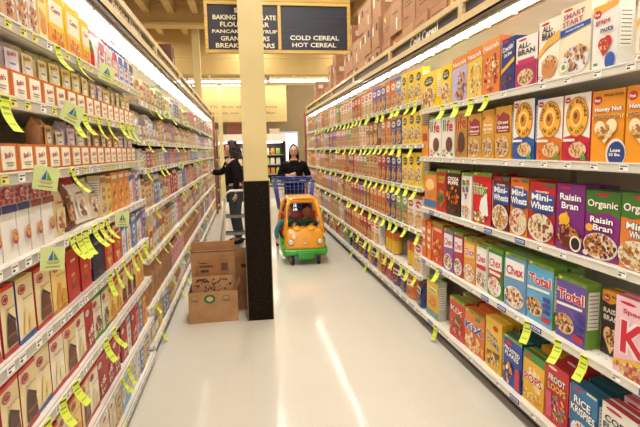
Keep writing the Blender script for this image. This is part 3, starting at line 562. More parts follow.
seqs = {                                          # runs of (design, facings) from the bay change outward
 5: [('yel_circle', 3), ('g_bl', 1), ('g_or', 2), ('g_na', 1), ('g_pu', 2), ('g_wh', 3), ('g_or', 1), ('g_rd', 2), ('g_wh', 4), ('g_gr', 2), ('g_wh', 4), ('g_tan', 3), ('g_rd', 1), ('g_wh', 3), ('g_bl', 2), ('g_ye', 2), ('g_or', 3)],
 4: [('yel_circle', 3), ('g_na', 2), ('g_or', 2), ('gap', 1), ('g_br', 3), ('g_wh', 2), ('g_tan', 3), ('g_gr', 2), ('g_pk', 4), ('g_pu', 3), ('g_rd', 2), ('g_bl', 2), ('g_tan', 3), ('g_rd', 2), ('g_na', 3), ('g_pk', 3)],
 3: [('yel_circle', 3), ('g_na', 3), ('g_rd', 2), ('g_tan', 3), ('g_gr', 1), ('g_pk', 3), ('g_rd', 2), ('gap', 1), ('g_or', 4), ('g_bl', 1), ('g_tan', 3), ('g_br', 3), ('g_pk', 4), ('g_wh', 3), ('g_or', 4)],
 2: [('g_wh', 2), ('g_gr', 2), ('g_na', 2), ('g_or', 4), ('g_br', 2), ('g_pu', 1), ('g_rd', 3), ('g_tan', 3), ('g_br', 1), ('g_wh', 2), ('g_pk', 4), ('g_bl', 2), ('g_or', 3), ('g_tan', 4), ('g_pk', 4)],
 1: [('g_wh', 1), ('can', 2), ('gap', 2), ('can', 3), ('gap', 1), ('g_wh', 2), ('g_rd', 3), ('g_or', 3), ('g_rd', 3), ('g_wh', 2), ('g_tan', 4), ('g_pk', 3), ('g_bl', 2), ('g_br', 3), ('g_wh', 4), ('g_pk', 4)]}
RNAM = {5: 'top', 4: 'second', 3: 'third', 2: 'fourth', 1: 'fifth', 0: 'bottom'}
cat_can = M().lathe([(.045, 0), (.052, .01), (.052, .06), (.05, .14), (.052, .22), (.03, .235)], ['#5a2f74', '#e0b030', '#e0b030', '#d8742c', '#5a2f74'], 14, 0, .055)
CAN = cat_can.mesh('canister', PLAST, True)
for lv, seq in seqs.items():
    z = SH_RF[lv-1]; y = JR+.03; cnt = 0; wbase = .168 if lv in (2, 3, 4) else .175
    hh = {5: .27, 4: .27, 3: .28, 2: .285, 1: .285}[lv]
    for nm, k in seq*2:
        for q in range(k):
            wd_ = wbase*R.choice((1, 1, .93, 1.06))
            if y+wd_ > 10.9: break
            if nm == 'gap': y += wd_; continue
            cnt += 1
            if nm == 'can':
                o = link('cereal_canister', CAN); put(o, 'R', AR+.04, y+wd_/2, z); tag(o, 'gold and purple canister, %s item from the bay change, %s shelf of far cereal bays' % (od(cnt), RNAM[lv]), 'canister', 'canisters on the far cereal shelves')
                y += .12; continue
            h = hh*R.choice((1, .97, 1.0)); wd2 = round(wd_-.006, 2)
            lk = D[nm][0]
            place_box(nm, 'R', AR+.025+R.uniform(0, .008), y+wd_/2, z, wd2, round(h, 2), .065, '%s, %s from bay change, %s far cereal shelf' % (lk, od(cnt), RNAM[lv]), 'cereal boxes on the far cereal shelves', split=False, dr=R.uniform(-.04, .04)); y += wd_
y = JR+.05; cnt = 0
while y < 10.8:
    cn, c = BAGCOL[(cnt*3+cnt//4+1) % 7] if cnt > 4 else BAGCOL[[1, 0, 1, 2, 3][cnt]]; cnt += 1
    place_bag('rb'+cn, (.2, .25, .09, c, [('r', .1, .5, .9, .85, '#efe0c0'), ('r', .18, .6, .82, .72, c), ('f', .5, .24, .36, .2, BR, 20, .13)]), 'R', AR+.04, y+.1, .11, '%s plastic bag of cereal, %s from the bay change, bottom deck of cereal side' % (cn, od(cnt)), 'bagged cereal on the bottom deck', name='cereal_bag', dr=R.uniform(-.15, .15), lean=-.12)
    y += .215

# ------------------------------------------------------------------ left side goods
G_L = 'goods on the near baking shelves'
d('b_cook', 'brown biscuit pack with cookies', '#c99a6a', '#9c6a40', '#d8b080', [('f', .5, .5, .46, .42, ['#b5703c', '#6a3a20', '#e0b078', '#8a2a2a', '#f0dcc0'], 60, .2)])
d('b_navy', 'white pack with navy top and almond picture', '#e9dccb', '#d8ccb8', '#2a2f66', [('p', [(0, .72), (.4, .84), (1, .66), (1, 1), (0, 1)], '#2a2f6c'), ('e', .5, .66, .36, .06, '#e8cf9c'), ('f', .5, .3, .42, .26, ['#c0703a', '#d88a4c', '#8a4428', '#e0a868'], 50, .2)])
d('b_yel', 'yellow mix box with white panel', '#f2c91c', '#f0c81e', '#f4d23c', [('r', .12, .45, .92, .85, '#f6efd4'), ('t', 'Corn', .52, .7, .5, .1, '#c03428'), ('p', [(0, 0), (1, 0), (1, .4), (.5, .3), (0, .42)], '#f2a02c'), ('f', .55, .22, .34, .14, ['#d07a2c', '#f0b45c', '#b85a20'], 26, .15)])
d('b_pale', 'pale yellow carton with beige picture', '#f0dc8c', '#ecd27c', '#f2e2a0', [('p', [(.1, .2), (.9, .14), (.9, .4), (.1, .5)], '#e8a850'), ('e', .5, .25, .3, .12, '#d88a44'), ('r', .25, .6, .8, .68, '#d8b04a')])
def cake(nm, look, bg, foot, pic, picc, logo='#b82035', top='#d83a2c'):
    e = [('r', 0, .94, 1, 1, top), ('p', [(0, 0), (1, 0), (1, .1), (0, .07)], foot), ('e', .32, .82, .22, .075, logo), ('e', .32, .82, .17, .05, '#f3e9e0'), ('e', .32, .82, .15, .04, logo), ('t', 'Supreme', .58, .67, .6, .045, '#a06a44')]
    if pic == 'wedge': e += [('p', [(.2, .12), (.9, .12), (.84, .42), (.34, .58)], picc), ('p', [(.24, .26), (.88, .26), (.88, .29), (.25, .3)], '#8a5a3c'), ('p', [(.34, .58), (.84, .42), (.86, .47), (.38, .63)], '#2f140c' if picc < '#8' else '#f4ead0')]
    elif pic == 'slice': e += [('p', [(.2, .14), (.46, .12), (.56, .5), (.4, .54)], picc), ('p', [(.54, .12), (.86, .14), (.84, .36), (.6, .4)], picc)]
    else: e += [('f', .5, .32, .34, .2, [picc, '#7a4a2c', '#e0b070'], 34, .16)]
    d(nm, look, bg, foot, top, e)
cake('k_choc', 'cream cake mix box with dark chocolate slice', '#f0dca8', '#b02434', 'wedge', '#4a2014')
cake('k_white', 'cream cake mix box with pale cake slice', '#f2e2b4', '#2f4a94', 'slice', '#f0d48c', top='#e8c878')
cake('k_yel', 'yellow cake mix box with golden slice', '#f0cf7c', '#c8842c', 'slice', '#d89a3c')
cake('k_brown', 'cream brownie mix box with brown cake picture', '#ecd9a4', '#c03434', 'wedge', '#6a3a24')
cake('k_red', 'red frosting mix box with oval logo', '#b5232c', '#8c1822', 'heap', '#e8d4c0', logo='#e8dccc')
cake('k_grn', 'white cookie box with green top', '#efe6cc', '#4a8a34', 'heap', '#5a2818', top='#4f9a3a')
cake('k_cream', 'ivory cake mix box with red edge', '#f4ead0', '#b02434', 'slice', '#ead9a8')
d('cupc', 'white muffin box with red seal', '#efe9de', '#e4ddd0', '#b8303c', [('r', 0, .72, 1, 1, '#d9a8a4')]+[('e', .15+.35*(i % 3), .76+.07*(i//3), .12, .03, '#b03a44') for i in range(9)]+[('e', .5, .86, .24, .09, '#b81f30'), ('e', .5, .86, .18, .065, '#e8c8c4'), ('t', 'Lili', .5, .86, .24, .07, '#b81f30'), ('r', 0, .62, 1, .72, '#2a2f5c'), ('e', .72, .28, .2, .085, '#b82a30'), ('e', .72, .32, .19, .08, '#d8a05c'), ('f', .72, .33, .14, .05, ['#6a2a20', '#c8742c', '#e8b878'], 14, .09)])
d('cupc_b', 'white muffin box with brown band', '#efe9de', '#e4ddd0', '#b8303c', [e if not (e[0] == 'r' and e[2] == .62) else ('r', 0, .62, 1, .72, '#7a3a24') for e in D['cupc'][4]])
d('ginger', 'orange red gingerbread mix box', '#c9401f', '#a83218', '#d8502c', [('p', [(0, .7), (1, .78), (1, 1), (0, 1)], '#e8d8b8'), ('r', .2, .8, .8, .9, '#c03428'), ('f', .5, .3, .3, .24, ['#e0a860', '#c87a3c', '#f0cf92'], 20, .2)])
d('red_choc', 'plain red chocolate box with brown squares', '#c22a22', '#9c1e1a', '#c83a2c', [('r', .3, .2, .6, .3, '#8a4a2c'), ('r', .34, .34, .64, .42, '#b5703c'), ('r', .3, .46, .6, .52, '#e0b078'), ('r', .3, .75, .7, .8, '#f0d8b8')])
d('navy_bx', 'dark navy cocoa box', '#1f1c38', '#191630', '#2a2648', [('e', .55, .55, .3, .14, '#3a3458'), ('r', .2, .8, .8, .86, '#8a84a8'), ('f', .55, .2, .24, .08, CH, 10, .15)])
d('blue_wh', 'white mix box with blue banner', '#e8e0d8', '#7a9cc8', '#5a8ac0', [('p', [(0, .7), (1, .78), (1, .95), (0, .88)], '#2f6aac'), ('f', .5, .3, .38, .24, ['#e0802c', '#c03428', '#f0b050'], 26, .2)])
d('cone', 'orange carton with cookie cones', '#e0913c', '#c8782c', '#e8a858', [('f', .4, .4, .2, .34, ['#8a4a24', '#c8782c', '#f0cf92'], 18, .24), ('r', .15, .84, .85, .93, '#f3e6c8')])
d('blu_book', 'pale blue carton with white dish picture', '#7fb0d0', '#3c6f9c', '#6a9cc0', [('e', .5, .45, .34, .24, '#efe6d0'), ('e', .5, .45, .2, .14, '#d8a86a'), ('r', .15, .82, .85, .92, '#c83a34')])
for nm, bg, bd, lk in (('m_tan', '#d9bf92', '#a86f3c', 'tan'), ('m_pink', '#d9a0a0', '#b0485c', 'pink'), ('m_white', '#e9e2d4', '#8f9cc0', 'white'), ('m_red', '#a8282c', '#e9d8c8', 'red'), ('m_blue', '#5f83b4', '#e8e4dc', 'blue'), ('m_lilac', '#a894b8', '#6a4a84', 'lilac'), ('m_org', '#dc8a3a', '#b0401c', 'orange'), ('m_yel', '#e6cf58', '#c07a2c', 'yellow'), ('m_grn', '#7f9f6a', '#e8e0c0', 'green')):
    d(nm, lk+' baking carton', bg, bg, bd, [('r', 0, .82, 1, .95, bd), ('e', .5, .55, .34, .16, bd), ('r', .24, .5, .76, .6, bg), ('f', .5, .22, .34, .14, ['#8a4a2c', '#d8a868', '#f0dcc0', bd], 16, .2)])
RL = {6: 'top', 5: 'second', 4: 'third', 3: 'fourth', 2: 'fifth', 1: 'sixth', 0: 'seventh', -1: 'bottom'}
def left_box(nm, p0, p1, lv, h, i, z=None, dp=.06, sb=.02, dr=None):
    z = SH_LN[lv] if z is None else z
    ya, yb = yfrom(p0, -(AL+sb), z+h*.4), yfrom(p1, -(AL+sb), z+h*.4)
    if p0 < -5: ya = yb-.15
    place_box(nm, 'L', AL+sb, (ya+yb)/2, z, yb-ya-.003, h, dp, '%s, %s from picture edge, %s near baking shelf' % (D[nm][0], od(i), RL[lv]), G_L, name='baking_mix_box', dr=R.uniform(-.03, .03) if dr is None else dr)
# top shelf
for i, (p0, p1, nm, h) in enumerate([(-2, 14, 'b_cook', .25), (15, 27, 'b_navy', .23), (27.5, 37, 'b_navy', .22), (38, 47, 'b_pale', .24), (48, 64, 'b_yel', .21), (66, 81, 'b_yel', .21), (82, 90, 'b_yel', .2)]): left_box(nm, p0, p1, 6, h, i+1)
b = M().lathe([(.026, 0), (.03, .008), (.03, .09), (.026, .13), (.012, .155), (.012, .175), (.015, .177), (.015, .2)], ['#b8232c', '#c8302c', '#2f7a3c', '#3c2a1c', '#3c2a1c', '#d84a5c', '#d84a5c'], 14, 0, .035)
yb_ = yfrom(93.5, -.69, 1.95); bt = put(obj('syrup_bottle', b, PLAST, smooth=True), 'L', AL+.02, yb_, 1.845); tag(bt, 'slim dark bottle with red label and pink cap on the top baking shelf', 'bottle')
obj('bottle_label', M().rings([[(.0305*math.cos(2*PI*j/14), .035+.0305*math.sin(2*PI*j/14), z_) for j in range(14)] for z_ in (.02, .075)], '#c8282c', False, False), PAPER, bt)
def pk(c1, c2, c3): return [('r', 0, 0, 1, 1, c1), ('r', 0, .68, 1, 1, c2), ('e', .5, .5, .34, .2, c3), ('r', .2, .46, .8, .54, c1), ('r', .15, .1, .85, .22, c2)]
topb = [('white and pink', '#f2e6e2', '#d87a90', '#c04a64'), ('white', '#f2ece2', '#e0d4c8', '#c8a0a0'), ('rosy', '#f0d8d4', '#c83a4c', '#e09aa0'), ('white and blue', '#ece8ea', '#4a5ab0', '#8a94cc'), ('white and blue', '#ece8ea', '#3f6ab8', '#c03a5c'), ('white and navy', '#efe9e2', '#2c2c4c', '#6a7ab8'), ('cream', '#f2e6c8', '#e8d8a8', '#c8843c'), ('green and white', '#eef0e0', '#2f9a4c', '#4fb06a'), ('cream', '#f0e2c0', '#d8b878', '#b87a3c'), ('tan', '#e6cfa0', '#c89a5c', '#9a5a2c')]
y = yfrom(99, -.69, 1.95); i = 0
while y < JL-.08 and i < 12:
    cn, c1, c2, c3 = topb[i % 10]; i += 1
    place_bag('tf%d' % (i % 10), (.125, .21, .08, c1, pk(c1, c2, c3), c2, PAPER), 'L', AL+.02, y, 1.845, '%s paper bag, %s past the slim bottle on the top baking shelf' % (cn, od(i)), 'flour and sugar bags on the top baking shelf', name='flour_bag'); y += .132
# trays and the packs standing in them
def tray():
    t = bpy.data.objects.new('display_tray', None); C.objects.link(t)
    w_, d_, h_ = .235, .2, .085; c = '#cf6f2a'
    obj('tray_wall', M().box(-w_/2, 0, 0, w_/2, .004, h_, c), BOARD, t)
    obj('tray_wall', M().box(-w_/2, .004, 0, -w_/2+.004, d_, h_, c), BOARD, t)
    obj('tray_wall', M().box(w_/2-.004, .004, 0, w_/2, d_, h_, c), BOARD, t)
    obj('tray_base', M().box(-w_/2+.004, .004, 0, w_/2-.004, d_, .004, c), BOARD, t)
    for s in (-1, 1):
        b = M().box(s*.058-.043, -.0015, .008, s*.058+.043, 0, .077, '#f6ecc8')
        b.pr([('r', .04, .04, .96, .96, '#f8f1d8'), ('t', "Bob's", .5, .64, .6, .24, '#b8404a', None, .12), ('r', .2, .28, .8, .33, '#a08a5c'), ('r', .26, .16, .74, .21, '#a08a5c')], s*.058-.043, .008, .086, .069, -.0015)
        obj('tray_label', b, PAPER, t)
    return t
tp = tray(); index_children(); tn = 0
def packs(lv, y0, z, tr_i):
    global tn
    kinds5 = [('cream', '#f2e4b8', '#f2dc7c', '#c8782c'), ('pale yellow', '#f2e29a', '#f6e690', '#c8482c'), ('lilac and cream', '#e8d8de', '#f4e8ec', '#b04a6a'), ('cream', '#f0dca4', '#f6e4a8', '#b8632c')]
    kinds4 = [('lilac', '#cfbcd0', '#e6dae8', '#9a3a5c'), ('clear brown', '#c4a486', '#e8dccb', '#7a3a2c'), ('tan', '#c99a5c', '#ecdcc0', '#b84a2c'), ('orange and blue', '#c8884a', '#e0a84c', '#2f4a94')]
    for s in (-1, 1):
        if lv == 4 and (tr_i in (2,) or (tr_i == 1 and s > 0)): continue
        kk = (kinds5 if lv == 5 else kinds4)[(tr_i+(s > 0)*(tr_i % 2+1)) % 4]; cn, c, lc, sc_ = kk
        if lv == 4 and tr_i < 1: cn, c, lc, sc_ = kinds4[0]
        h = R.choice((.175, .18, .19)) if lv == 5 else R.choice((.155, .165, .175))
        tn += 1
        place_bag('pk%d%s%.3f' % (lv, cn, h), (.1, h, .06, c, [('r', .04, .35, .96, 1, lc), ('t', "Bob's", .5, .9, .6, .1, sc_, None, .1), ('e', .5, .68, .3, .14, '#efe9f0' if cn[0] == 'l' else '#f6f2ea'), ('r', .3, .66, .7, .7, '#8a8a9c'), ('r', .2, .42, .8, .47, sc_)], None, None, True), 'L', AL+.03, y0+s*.056, z+.0045, '%s grain pack at %s end of %s orange tray, %s baking shelf' % (cn, 'near' if s < 0 else 'far', od(tr_i+1), RL[lv]), 'grain packs standing in orange trays', name='grain_pack', dr=R.uniform(-.12, .12))
first = True
for lv in (5, 4):
    y = 1.28; ti = 0
    while y < JL-.1:
        t = tp if first else copy_tree(tp); first = False
        put(t, 'L', AL+.008, y, SH_LN[lv]+.001); tag(t, 'orange card tray with cream labels, %s from the picture edge on %s baking shelf' % (od(ti+1), RL[lv]), 'tray', 'orange display trays')
        packs(lv, y, SH_LN[lv]+.001, ti); y += .24; ti += 1
# fourth shelf
for i, (p0, p1, nm) in enumerate([(-8, 1, 'cupc'), (1.5, 16, 'cupc'), (17, 29, 'cupc'), (30, 41, 'cupc_b'), (42, 53, 'cupc_b')]): left_box(nm, p0, p1, 3, .225, i+1)
y = yfrom(55, -.69, 1.2); k = 0
for cn, c, pc, w_, lean, h in (('tan cookie', '#e3cfa4', '#a8643c', .13, 0, .2), ('brown', '#7a4a30', '#c88a5c', .12, .12, .2), ('white paper', '#ece4d4', '#7a5a4a', .17, .18, .2), ('cream window', '#e6d6b4', '#6a4a54', .13, .1, .19)):
    k += 1
    place_bag('s4%s' % cn, (w_, h, .07, c, [('r', .1, .1, .9, .7, c), ('f', .5, .36, .3, .24, [pc, '#d8a868', pc], 18, .22), ('r', .2, .84, .8, .9, pc)], '#b82a30' if cn == 'white paper' else None, PAPER), 'L', AL+.03, y+w_/2, 1.145, '%s bag leaning beside white muffin boxes, %s past them on fourth shelf' % (cn, od(k)), 'bags on the fourth baking shelf', name='mix_bag', lean=-lean); y += w_+.012
k = 0
for nm, w_, h in (('m_tan', .1, .2), ('m_yel', .09, .19), ('cone', .15, .205), ('cone', .15, .205), ('cone', .12, .205), ('blue_wh', .09, .19), ('m_pink', .08, .18), ('m_blue', .08, .18), ('blue_wh', .08, .18)):
    if y+w_ > JL: break
    k += 1
    place_box(nm, 'L', AL+.02, y+w_/2, 1.145, w_-.004, h, .06, '%s, %s past leaning bags on fourth baking shelf' % (D[nm][0], od(k)), G_L, name='baking_mix_box'); y += w_
# fifth to seventh shelf
for i, (p0, p1, nm) in enumerate([(-8, 1, 'k_choc'), (2, 17, 'k_choc'), (18, 35, 'k_white'), (36, 52, 'k_brown'), (53, 66, 'k_yel'), (67, 80, 'red_choc'), (81, 91, 'red_choc'), (93, 104, 'navy_bx'), (105, 113, 'ginger'), (114, 121, 'ginger'), (122, 126, 'blue_wh'), (127, 131, 'blue_wh'), (132, 136, 'm_blue'), (137, 141, 'blue_wh'), (142, 146, 'm_lilac')]): left_box(nm, p0, p1, 2, .195 if i > 5 else .2, i+1)
def runrow(lv, z, h, seq, wmap=.125, y0=1.28):
    y = y0; i = 0
    for nm in seq:
        i += 1
        if nm == '-': y += .07; continue
        w_ = wmap*(1 if nm[0] == 'k' else .85)
        if y+w_ > JL-.01: break
        place_box(nm, 'L', AL+.02+R.uniform(0, .006), y+w_/2, z, round(w_-.005, 3), h, .05, '%s, %s from picture edge, %s near baking shelf' % (D[nm][0], od(i), RL[lv]), G_L, name='baking_mix_box', dr=R.uniform(-.05, .05)); y += w_
runrow(1, .61, .2, ['k_brown', 'k_choc', 'k_choc', 'k_white', 'k_cream', 'k_brown', 'k_cream', 'k_red', 'k_grn', 'k_grn', 'k_yel', 'k_yel', 'k_brown', 'k_brown', 'k_choc', 'k_yel', 'k_yel', 'k_choc', 'm_org', 'm_tan'])
runrow(0, .32, .2, ['k_yel', 'k_choc', 'k_brown', 'k_choc', 'k_white', 'k_yel', 'k_brown', 'k_cream', 'k_red', 'k_red', 'k_red', '-', 'k_red', 'm_white', 'k_red', 'm_pink', 'm_blue', 'cone', 'cone', 'm_red', 'm_org', 'm_blue'])
runrow(-1, .07, .19, ['k_yel', 'k_brown', 'k_choc', 'k_yel', 'k_brown', 'k_white', 'k_cream', 'k_yel', 'k_cream', 'k_cream', 'm_tan', 'blu_book', 'blu_book', '-', 'm_white', 'm_white', 'm_blue', 'm_yel', 'm_blue', 'm_pink', 'm_lilac'])
# far left rows
pal = {5: ['B', 'm_tan', 'B', 'm_grn', 'm_pink', 'm_red', 'm_white', 'm_blue'], 4: ['B', 'm_white', 'B', 'm_tan', 'B', 'm_lilac', 'm_red', 'm_white'], 3: ['m_white', 'm_red', 'm_tan', 'm_white', 'm_blue', 'm_pink', 'm_white', 'm_lilac'], 2: ['m_tan', 'm_tan', 'm_blue', 'B', 'm_pink', 'm_red', 'B', 'm_white'], 1: ['B', 'B', 'B', 'm_tan', 'm_white', 'm_red', 'm_pink', 'm_blue'], 0: ['K', 'K', 'K', 'm_pink', 'm_blue', 'B', 'm_white', 'm_lilac'], -1: ['B', 'm_yel', 'm_blue', 'B', 'm_pink', 'm_red', 'm_white', 'm_lilac']}
FLN = {5: 'top', 4: 'second', 3: 'third', 2: 'fourth', 1: 'fifth', 0: 'sixth', -1: 'bottom'}
bagk = [('cream', '#e9d9b0', '#c8843c'), ('white', '#ece6da', '#5a6ab0'), ('tan', '#d9b888', '#a05a34'), ('yellow', '#e8cf6a', '#b83a2c')]
FZ = {5: 1.80, 4: 1.535, 3: 1.34, 2: 1.05, 1: .72, 0: .38, -1: .10}; FH = {5: .2, 4: .2, 3: .145, 2: .235, 1: .27, 0: .275, -1: .225}
for lv in range(-1, 6):
    y = JL+.03; n = 0; z = FZ[lv]; h0 = FH[lv]
    while y < 11.8:
        if n < 7 or R.random() < .35: kd = pal[lv][(n//2) % 8]
        else: kd = R.choice(pal[lv])
        rep = R.choice((2, 3, 3, 4)) if n > 5 else 1
        for q in range(rep):
            if y > 11.8: break
            w_ = {'B': .14, 'K': .2}.get(kd, R.choice((.12, .135, .15))); n += 1; hq = round(h0*R.choice((1, .94, .84)), 3)
            pass
            nl = '%s from the orange trays, %s far baking shelf' % (od(n), FLN[lv])
            if kd == 'B':
                cn, c, c2 = bagk[(n+lv) % 4]
                place_bag('fl%s%.3f' % (cn, hq), (.13, hq, .075, c, pk(c, c2, '#efe4cc'), None, PAPER), 'L', AL+.03, y+w_/2, z, '%s sugar bag, %s' % (cn, nl), 'sugar and flour bags on the far baking shelves', name='sugar_bag')
            elif kd == 'K':
                place_bag('kraft', (.19, .29, .1, '#b5845a', [('r', .2, .4, .8, .7, '#8a5a34')], None, BOARD), 'L', AL+.03, y+w_/2, z, 'brown kraft paper sack, %s' % nl, 'brown paper sacks on the baking shelves', name='paper_sack')
            else:
                place_box(kd, 'L', AL+.03, y+w_/2, z, w_-.005, hq, .06, '%s, %s' % (D[kd][0], nl), 'cartons on the far baking shelves', name='baking_carton', split=False, dr=R.uniform(-.05, .05))
            y += w_
# ------------------------------------------------------------------ hanging shelf tags
def tagmesh(L, curl, w_=.042):
    """clip at the rail, then a limp paper strip that swings out at its foot"""
    b = M(); n = 6; rg = []
    for i in range(n+1):
        t = i/n; yy = -.012-curl*t*t; zz = -L*t*(1-.25*curl*8*t); rg.append((yy, zz))
    for i in range(n):
        c = '#d9e750' if i else '#e0e640'
        (ya, za), (yb, zb) = rg[i], rg[i+1]
        q = [(-w_/2, yb, zb), (w_/2, yb, zb), (w_/2, ya, za), (-w_/2, ya, za)]
        b.poly(q, c); b.poly([(x, y_+.0008, z_) for x, y_, z_ in q[::-1]], c)
        if i in (1, 2, 4):
            def ip(u, v): return (-w_/2+u*w_, ya+(yb-ya)*v-.0008, za+(zb-za)*v)
            b.poly([ip(.15, .7), ip(.85, .7), ip(.85, .3), ip(.15, .3)], '#7d9a30' if i == 1 else '#abc03a')
    b.box(-w_/2-.002, -.014, -.004, w_/2+.002, -.008, .012, '#e9ee66')
    b.pr([('r', .1, .25, .9, .75, '#4c6a24')], -w_/2, -.004, w_, .016, -.0142)
    return b.mesh('shelf_tag', PAPER)
TG = [tagmesh(.1, .04, .042), tagmesh(.095, .055, .042), tagmesh(.1, .03, .042), tagmesh(.085, .045, .04)]
SM = tagmesh(.075, .035, .036)
def add_tag(side, y, z, label, grp, me=None, sway=None):
    far = .012 if 'far' in grp else 0
    o = link('shelf_tag', me or R.choice(TG)); put(o, side, (AR if side == 'R' else AL)+far, y, z-.012, (.45 if side == 'R' else -.12)+R.uniform(-.2, .2)); o.rotation_euler.y = R.uniform(-.1, .1) if sway is None else sway
    tag(o, label, 'tag', grp)
for rn, z, pxs in (('top', 1.735, (444, 457, 472, 488)), ('fourth', .575, (439, 529, 560, 586)), ('bottom', .125, (437,))):
    for i, p in enumerate(pxs): add_tag('R', yfrom(p, AR, z-.05), z, 'lime paper tag, %s from the bay change on %s rail of near cereal bays' % (od(i+1), rn), 'lime tags on the near cereal shelves')
for lv, pxs in ((5, [415, 408, 398, 392, 383, 377, 369, 366, 361, 357, 353, 349, 345, 341, 337, 333, 329, 325, 322, 319, 316]), (4, [411, 399, 393, 387, 381, 376, 371, 366, 361, 355, 351, 345, 340, 337, 331, 325, 321, 316]), (3, [415, 406, 399, 393, 388, 383, 377, 371, 366, 358, 352, 348, 343, 336, 331, 326, 321, 317]), (2, [418, 405, 397, 390, 384, 378, 370, 363, 357, 351, 348, 341, 337, 331, 326, 320, 316]), (1, [415, 407, 401, 392, 386, 378, 370, 366, 358, 352, 346, 339, 333, 328, 322]), (0, [418, 366, 352, 335])):
    z = ([.11]+SH_RF)[lv]
    if lv == 0: pxs = pxs[1:3]
    for i, p in enumerate(pxs): add_tag('R', yfrom(p, AR, z-.05), z, 'lime paper tag, %s from the bay change on %s rail of far cereal bays' % (od(i+1), RNAM[lv]), 'lime tags on the far cereal shelves', SM if p < 345 else None)
for lv, pxs in ((6, (55, 76)), (5, (1, 72, 82, 96, 106, 120, 126, 131)), (4, (70,)), (3, (69, 76, 83, 92, 99, 105)), (2, (108, 115, 122, 131, 137, 143)), (1, (2, 44, 60, 73, 104, 112)), (0, (121, 127)), (-1, (123,))):
    z = SH_LN[lv] if lv >= 0 else .07
    for i, p in enumerate(pxs): add_tag('L', yfrom(p, -AL, z-.04), z, 'yellow green paper tag, %s from the picture edge on %s rail of near baking bays' % (od(i+1), RL[lv]), 'lime tags on the near baking shelves')
for lv in range(-1, 6):
    z = FZ[lv]; y = JL+.15+.1*(lv % 3); i = 0
    while y < 11.7:
        i += 1; add_tag('L', y, z, 'yellow green paper tag, %s from the orange trays on %s rail of far baking bays' % (od(i), FLN[lv]), 'lime tags on the far baking shelves', SM); y += R.choice((.25, .4, .6, .9)) if lv > 0 else R.choice((.5, .8, 1.2))
# square talkers with the small sail emblem
tk = M().box(-.05, -.03, -.05, .05, -.028, .045, '#d3dc92')
tk.pr([('p', [(.3, .42), (.5, .42), (.5, .88)], '#3060a8'), ('p', [(.53, .42), (.74, .42), (.53, .8)], '#4a9a3c'), ('p', [(.2, .38), (.82, .38), (.7, .26), (.34, .26)], '#c8a86a'), ('r', .2, .12, .8, .17, '#8aa050')], -.05, -.05, .1, .095, -.03)
TK = tk.mesh('shelf_card', PAPER)
for p, lv, n_, rt in ((59, 5, 'below the flour packs', .45), (30, 4, 'on the lower tray rail', .2), (37, 3, 'under the white muffin boxes', .12), (96, 6, 'under the slim bottle', .3), (112, 3, 'under the cone cartons', .1)):
    z = SH_LN[lv]; o = link('shelf_card', TK); put(o, 'L', AL-.002, yfrom(p, -AL, z-.02), z-.02, -.75); o.rotation_euler.y = rt; o.scale = (.78,)*3; o.location.x = -AL+.036
    tag(o, 'pale green square card with little sailing boat, %s' % n_, 'sign', 'sailing boat shelf cards')
for k, (y, z) in enumerate(((4.6, 1.80), (6.1, 1.80), (7.6, 1.05), (5.4, 1.34))):
    o = link('shelf_card', TK); put(o, 'L', AL-.002, y, z-.02, -.7); o.rotation_euler.y = .2; o.scale = (.7,)*3; o.location.x = -AL+.008
    tag(o, 'pale green square card with sailing boat on far baking shelves, %s of four' % od(k+1), 'sign', 'sailing boat shelf cards')

# ------------------------------------------------------------------ cartons stacked above the canopies
def shipping_case(w_, d_, h_, col, mark):
    b = M().box(-w_/2, 0, 0, w_/2, d_, h_, col)
    b.pr([('r', .0, .955, 1, .97, '#8a6038')], -w_/2, 0, w_, h_, 0)
    els = {0: [('r', .6, .6, .86, .85, '#3c3040'), ('r', .15, .5, .3, .8, '#ece4d4')], 1: [('r', .15, .75, .8, .78, '#5c4430'), ('r', .15, .65, .7, .68, '#5c4430'), ('r', .15, .55, .75, .58, '#5c4430'), ('r', .15, .2, .5, .24, '#5c4430')], 2: [('r', .55, .1, .65, .45, '#ece4d4'), ('r', .2, .6, .7, .64, '#5c4430')], 3: [('p', [(.1, .75), (.3, .6), (.36, .7), (.16, .85)], '#e6c84a'), ('r', .2, .3, .7, .33, '#5c4430'), ('r', .2, .4, .8, .43, '#5c4430')]}[mark]
    p = M().pr(els, -w_/2, 0, w_, h_, 0); s_ = M()
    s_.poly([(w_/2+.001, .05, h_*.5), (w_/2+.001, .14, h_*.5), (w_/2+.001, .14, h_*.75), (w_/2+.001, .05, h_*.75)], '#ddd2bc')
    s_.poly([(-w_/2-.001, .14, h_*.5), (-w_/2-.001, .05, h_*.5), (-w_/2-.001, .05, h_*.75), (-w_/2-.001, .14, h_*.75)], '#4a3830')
    return b.mesh('carton', BOARD), p.mesh('case_print', PAPER), s_.mesh('side_print', PAPER)
CASES = [shipping_case(.32, .34, .3, c, k) for k, c in ((0, '#b8885e'), (1, '#b4825a'), (2, '#bd8f66'), (3, '#b07e56'))]+[shipping_case(.26, .3, .27, '#b2805a', 0), shipping_case(.3, .3, .24, '#6e4436', 2)]
SZ = [(.32, .3)]*4+[(.26, .27), (.3, .24)]
def stack(side, a, y, z0, kinds, label):
    z = z0
    for n, k in enumerate(kinds):
        bm, pm, sm = CASES[k]; o = link('shipping_case', bm); put(o, side, a+R.uniform(0, .03), y, z, R.uniform(-.03, .03)); z += SZ[k][1]+.001
        link('case_print', pm, o); link('side_print', sm, o)
        tag(o, '%s, %s up' % (label, od(n+1)), 'box', 'brown cartons stored on top of the shelving')
ys = 2.2; n = 0
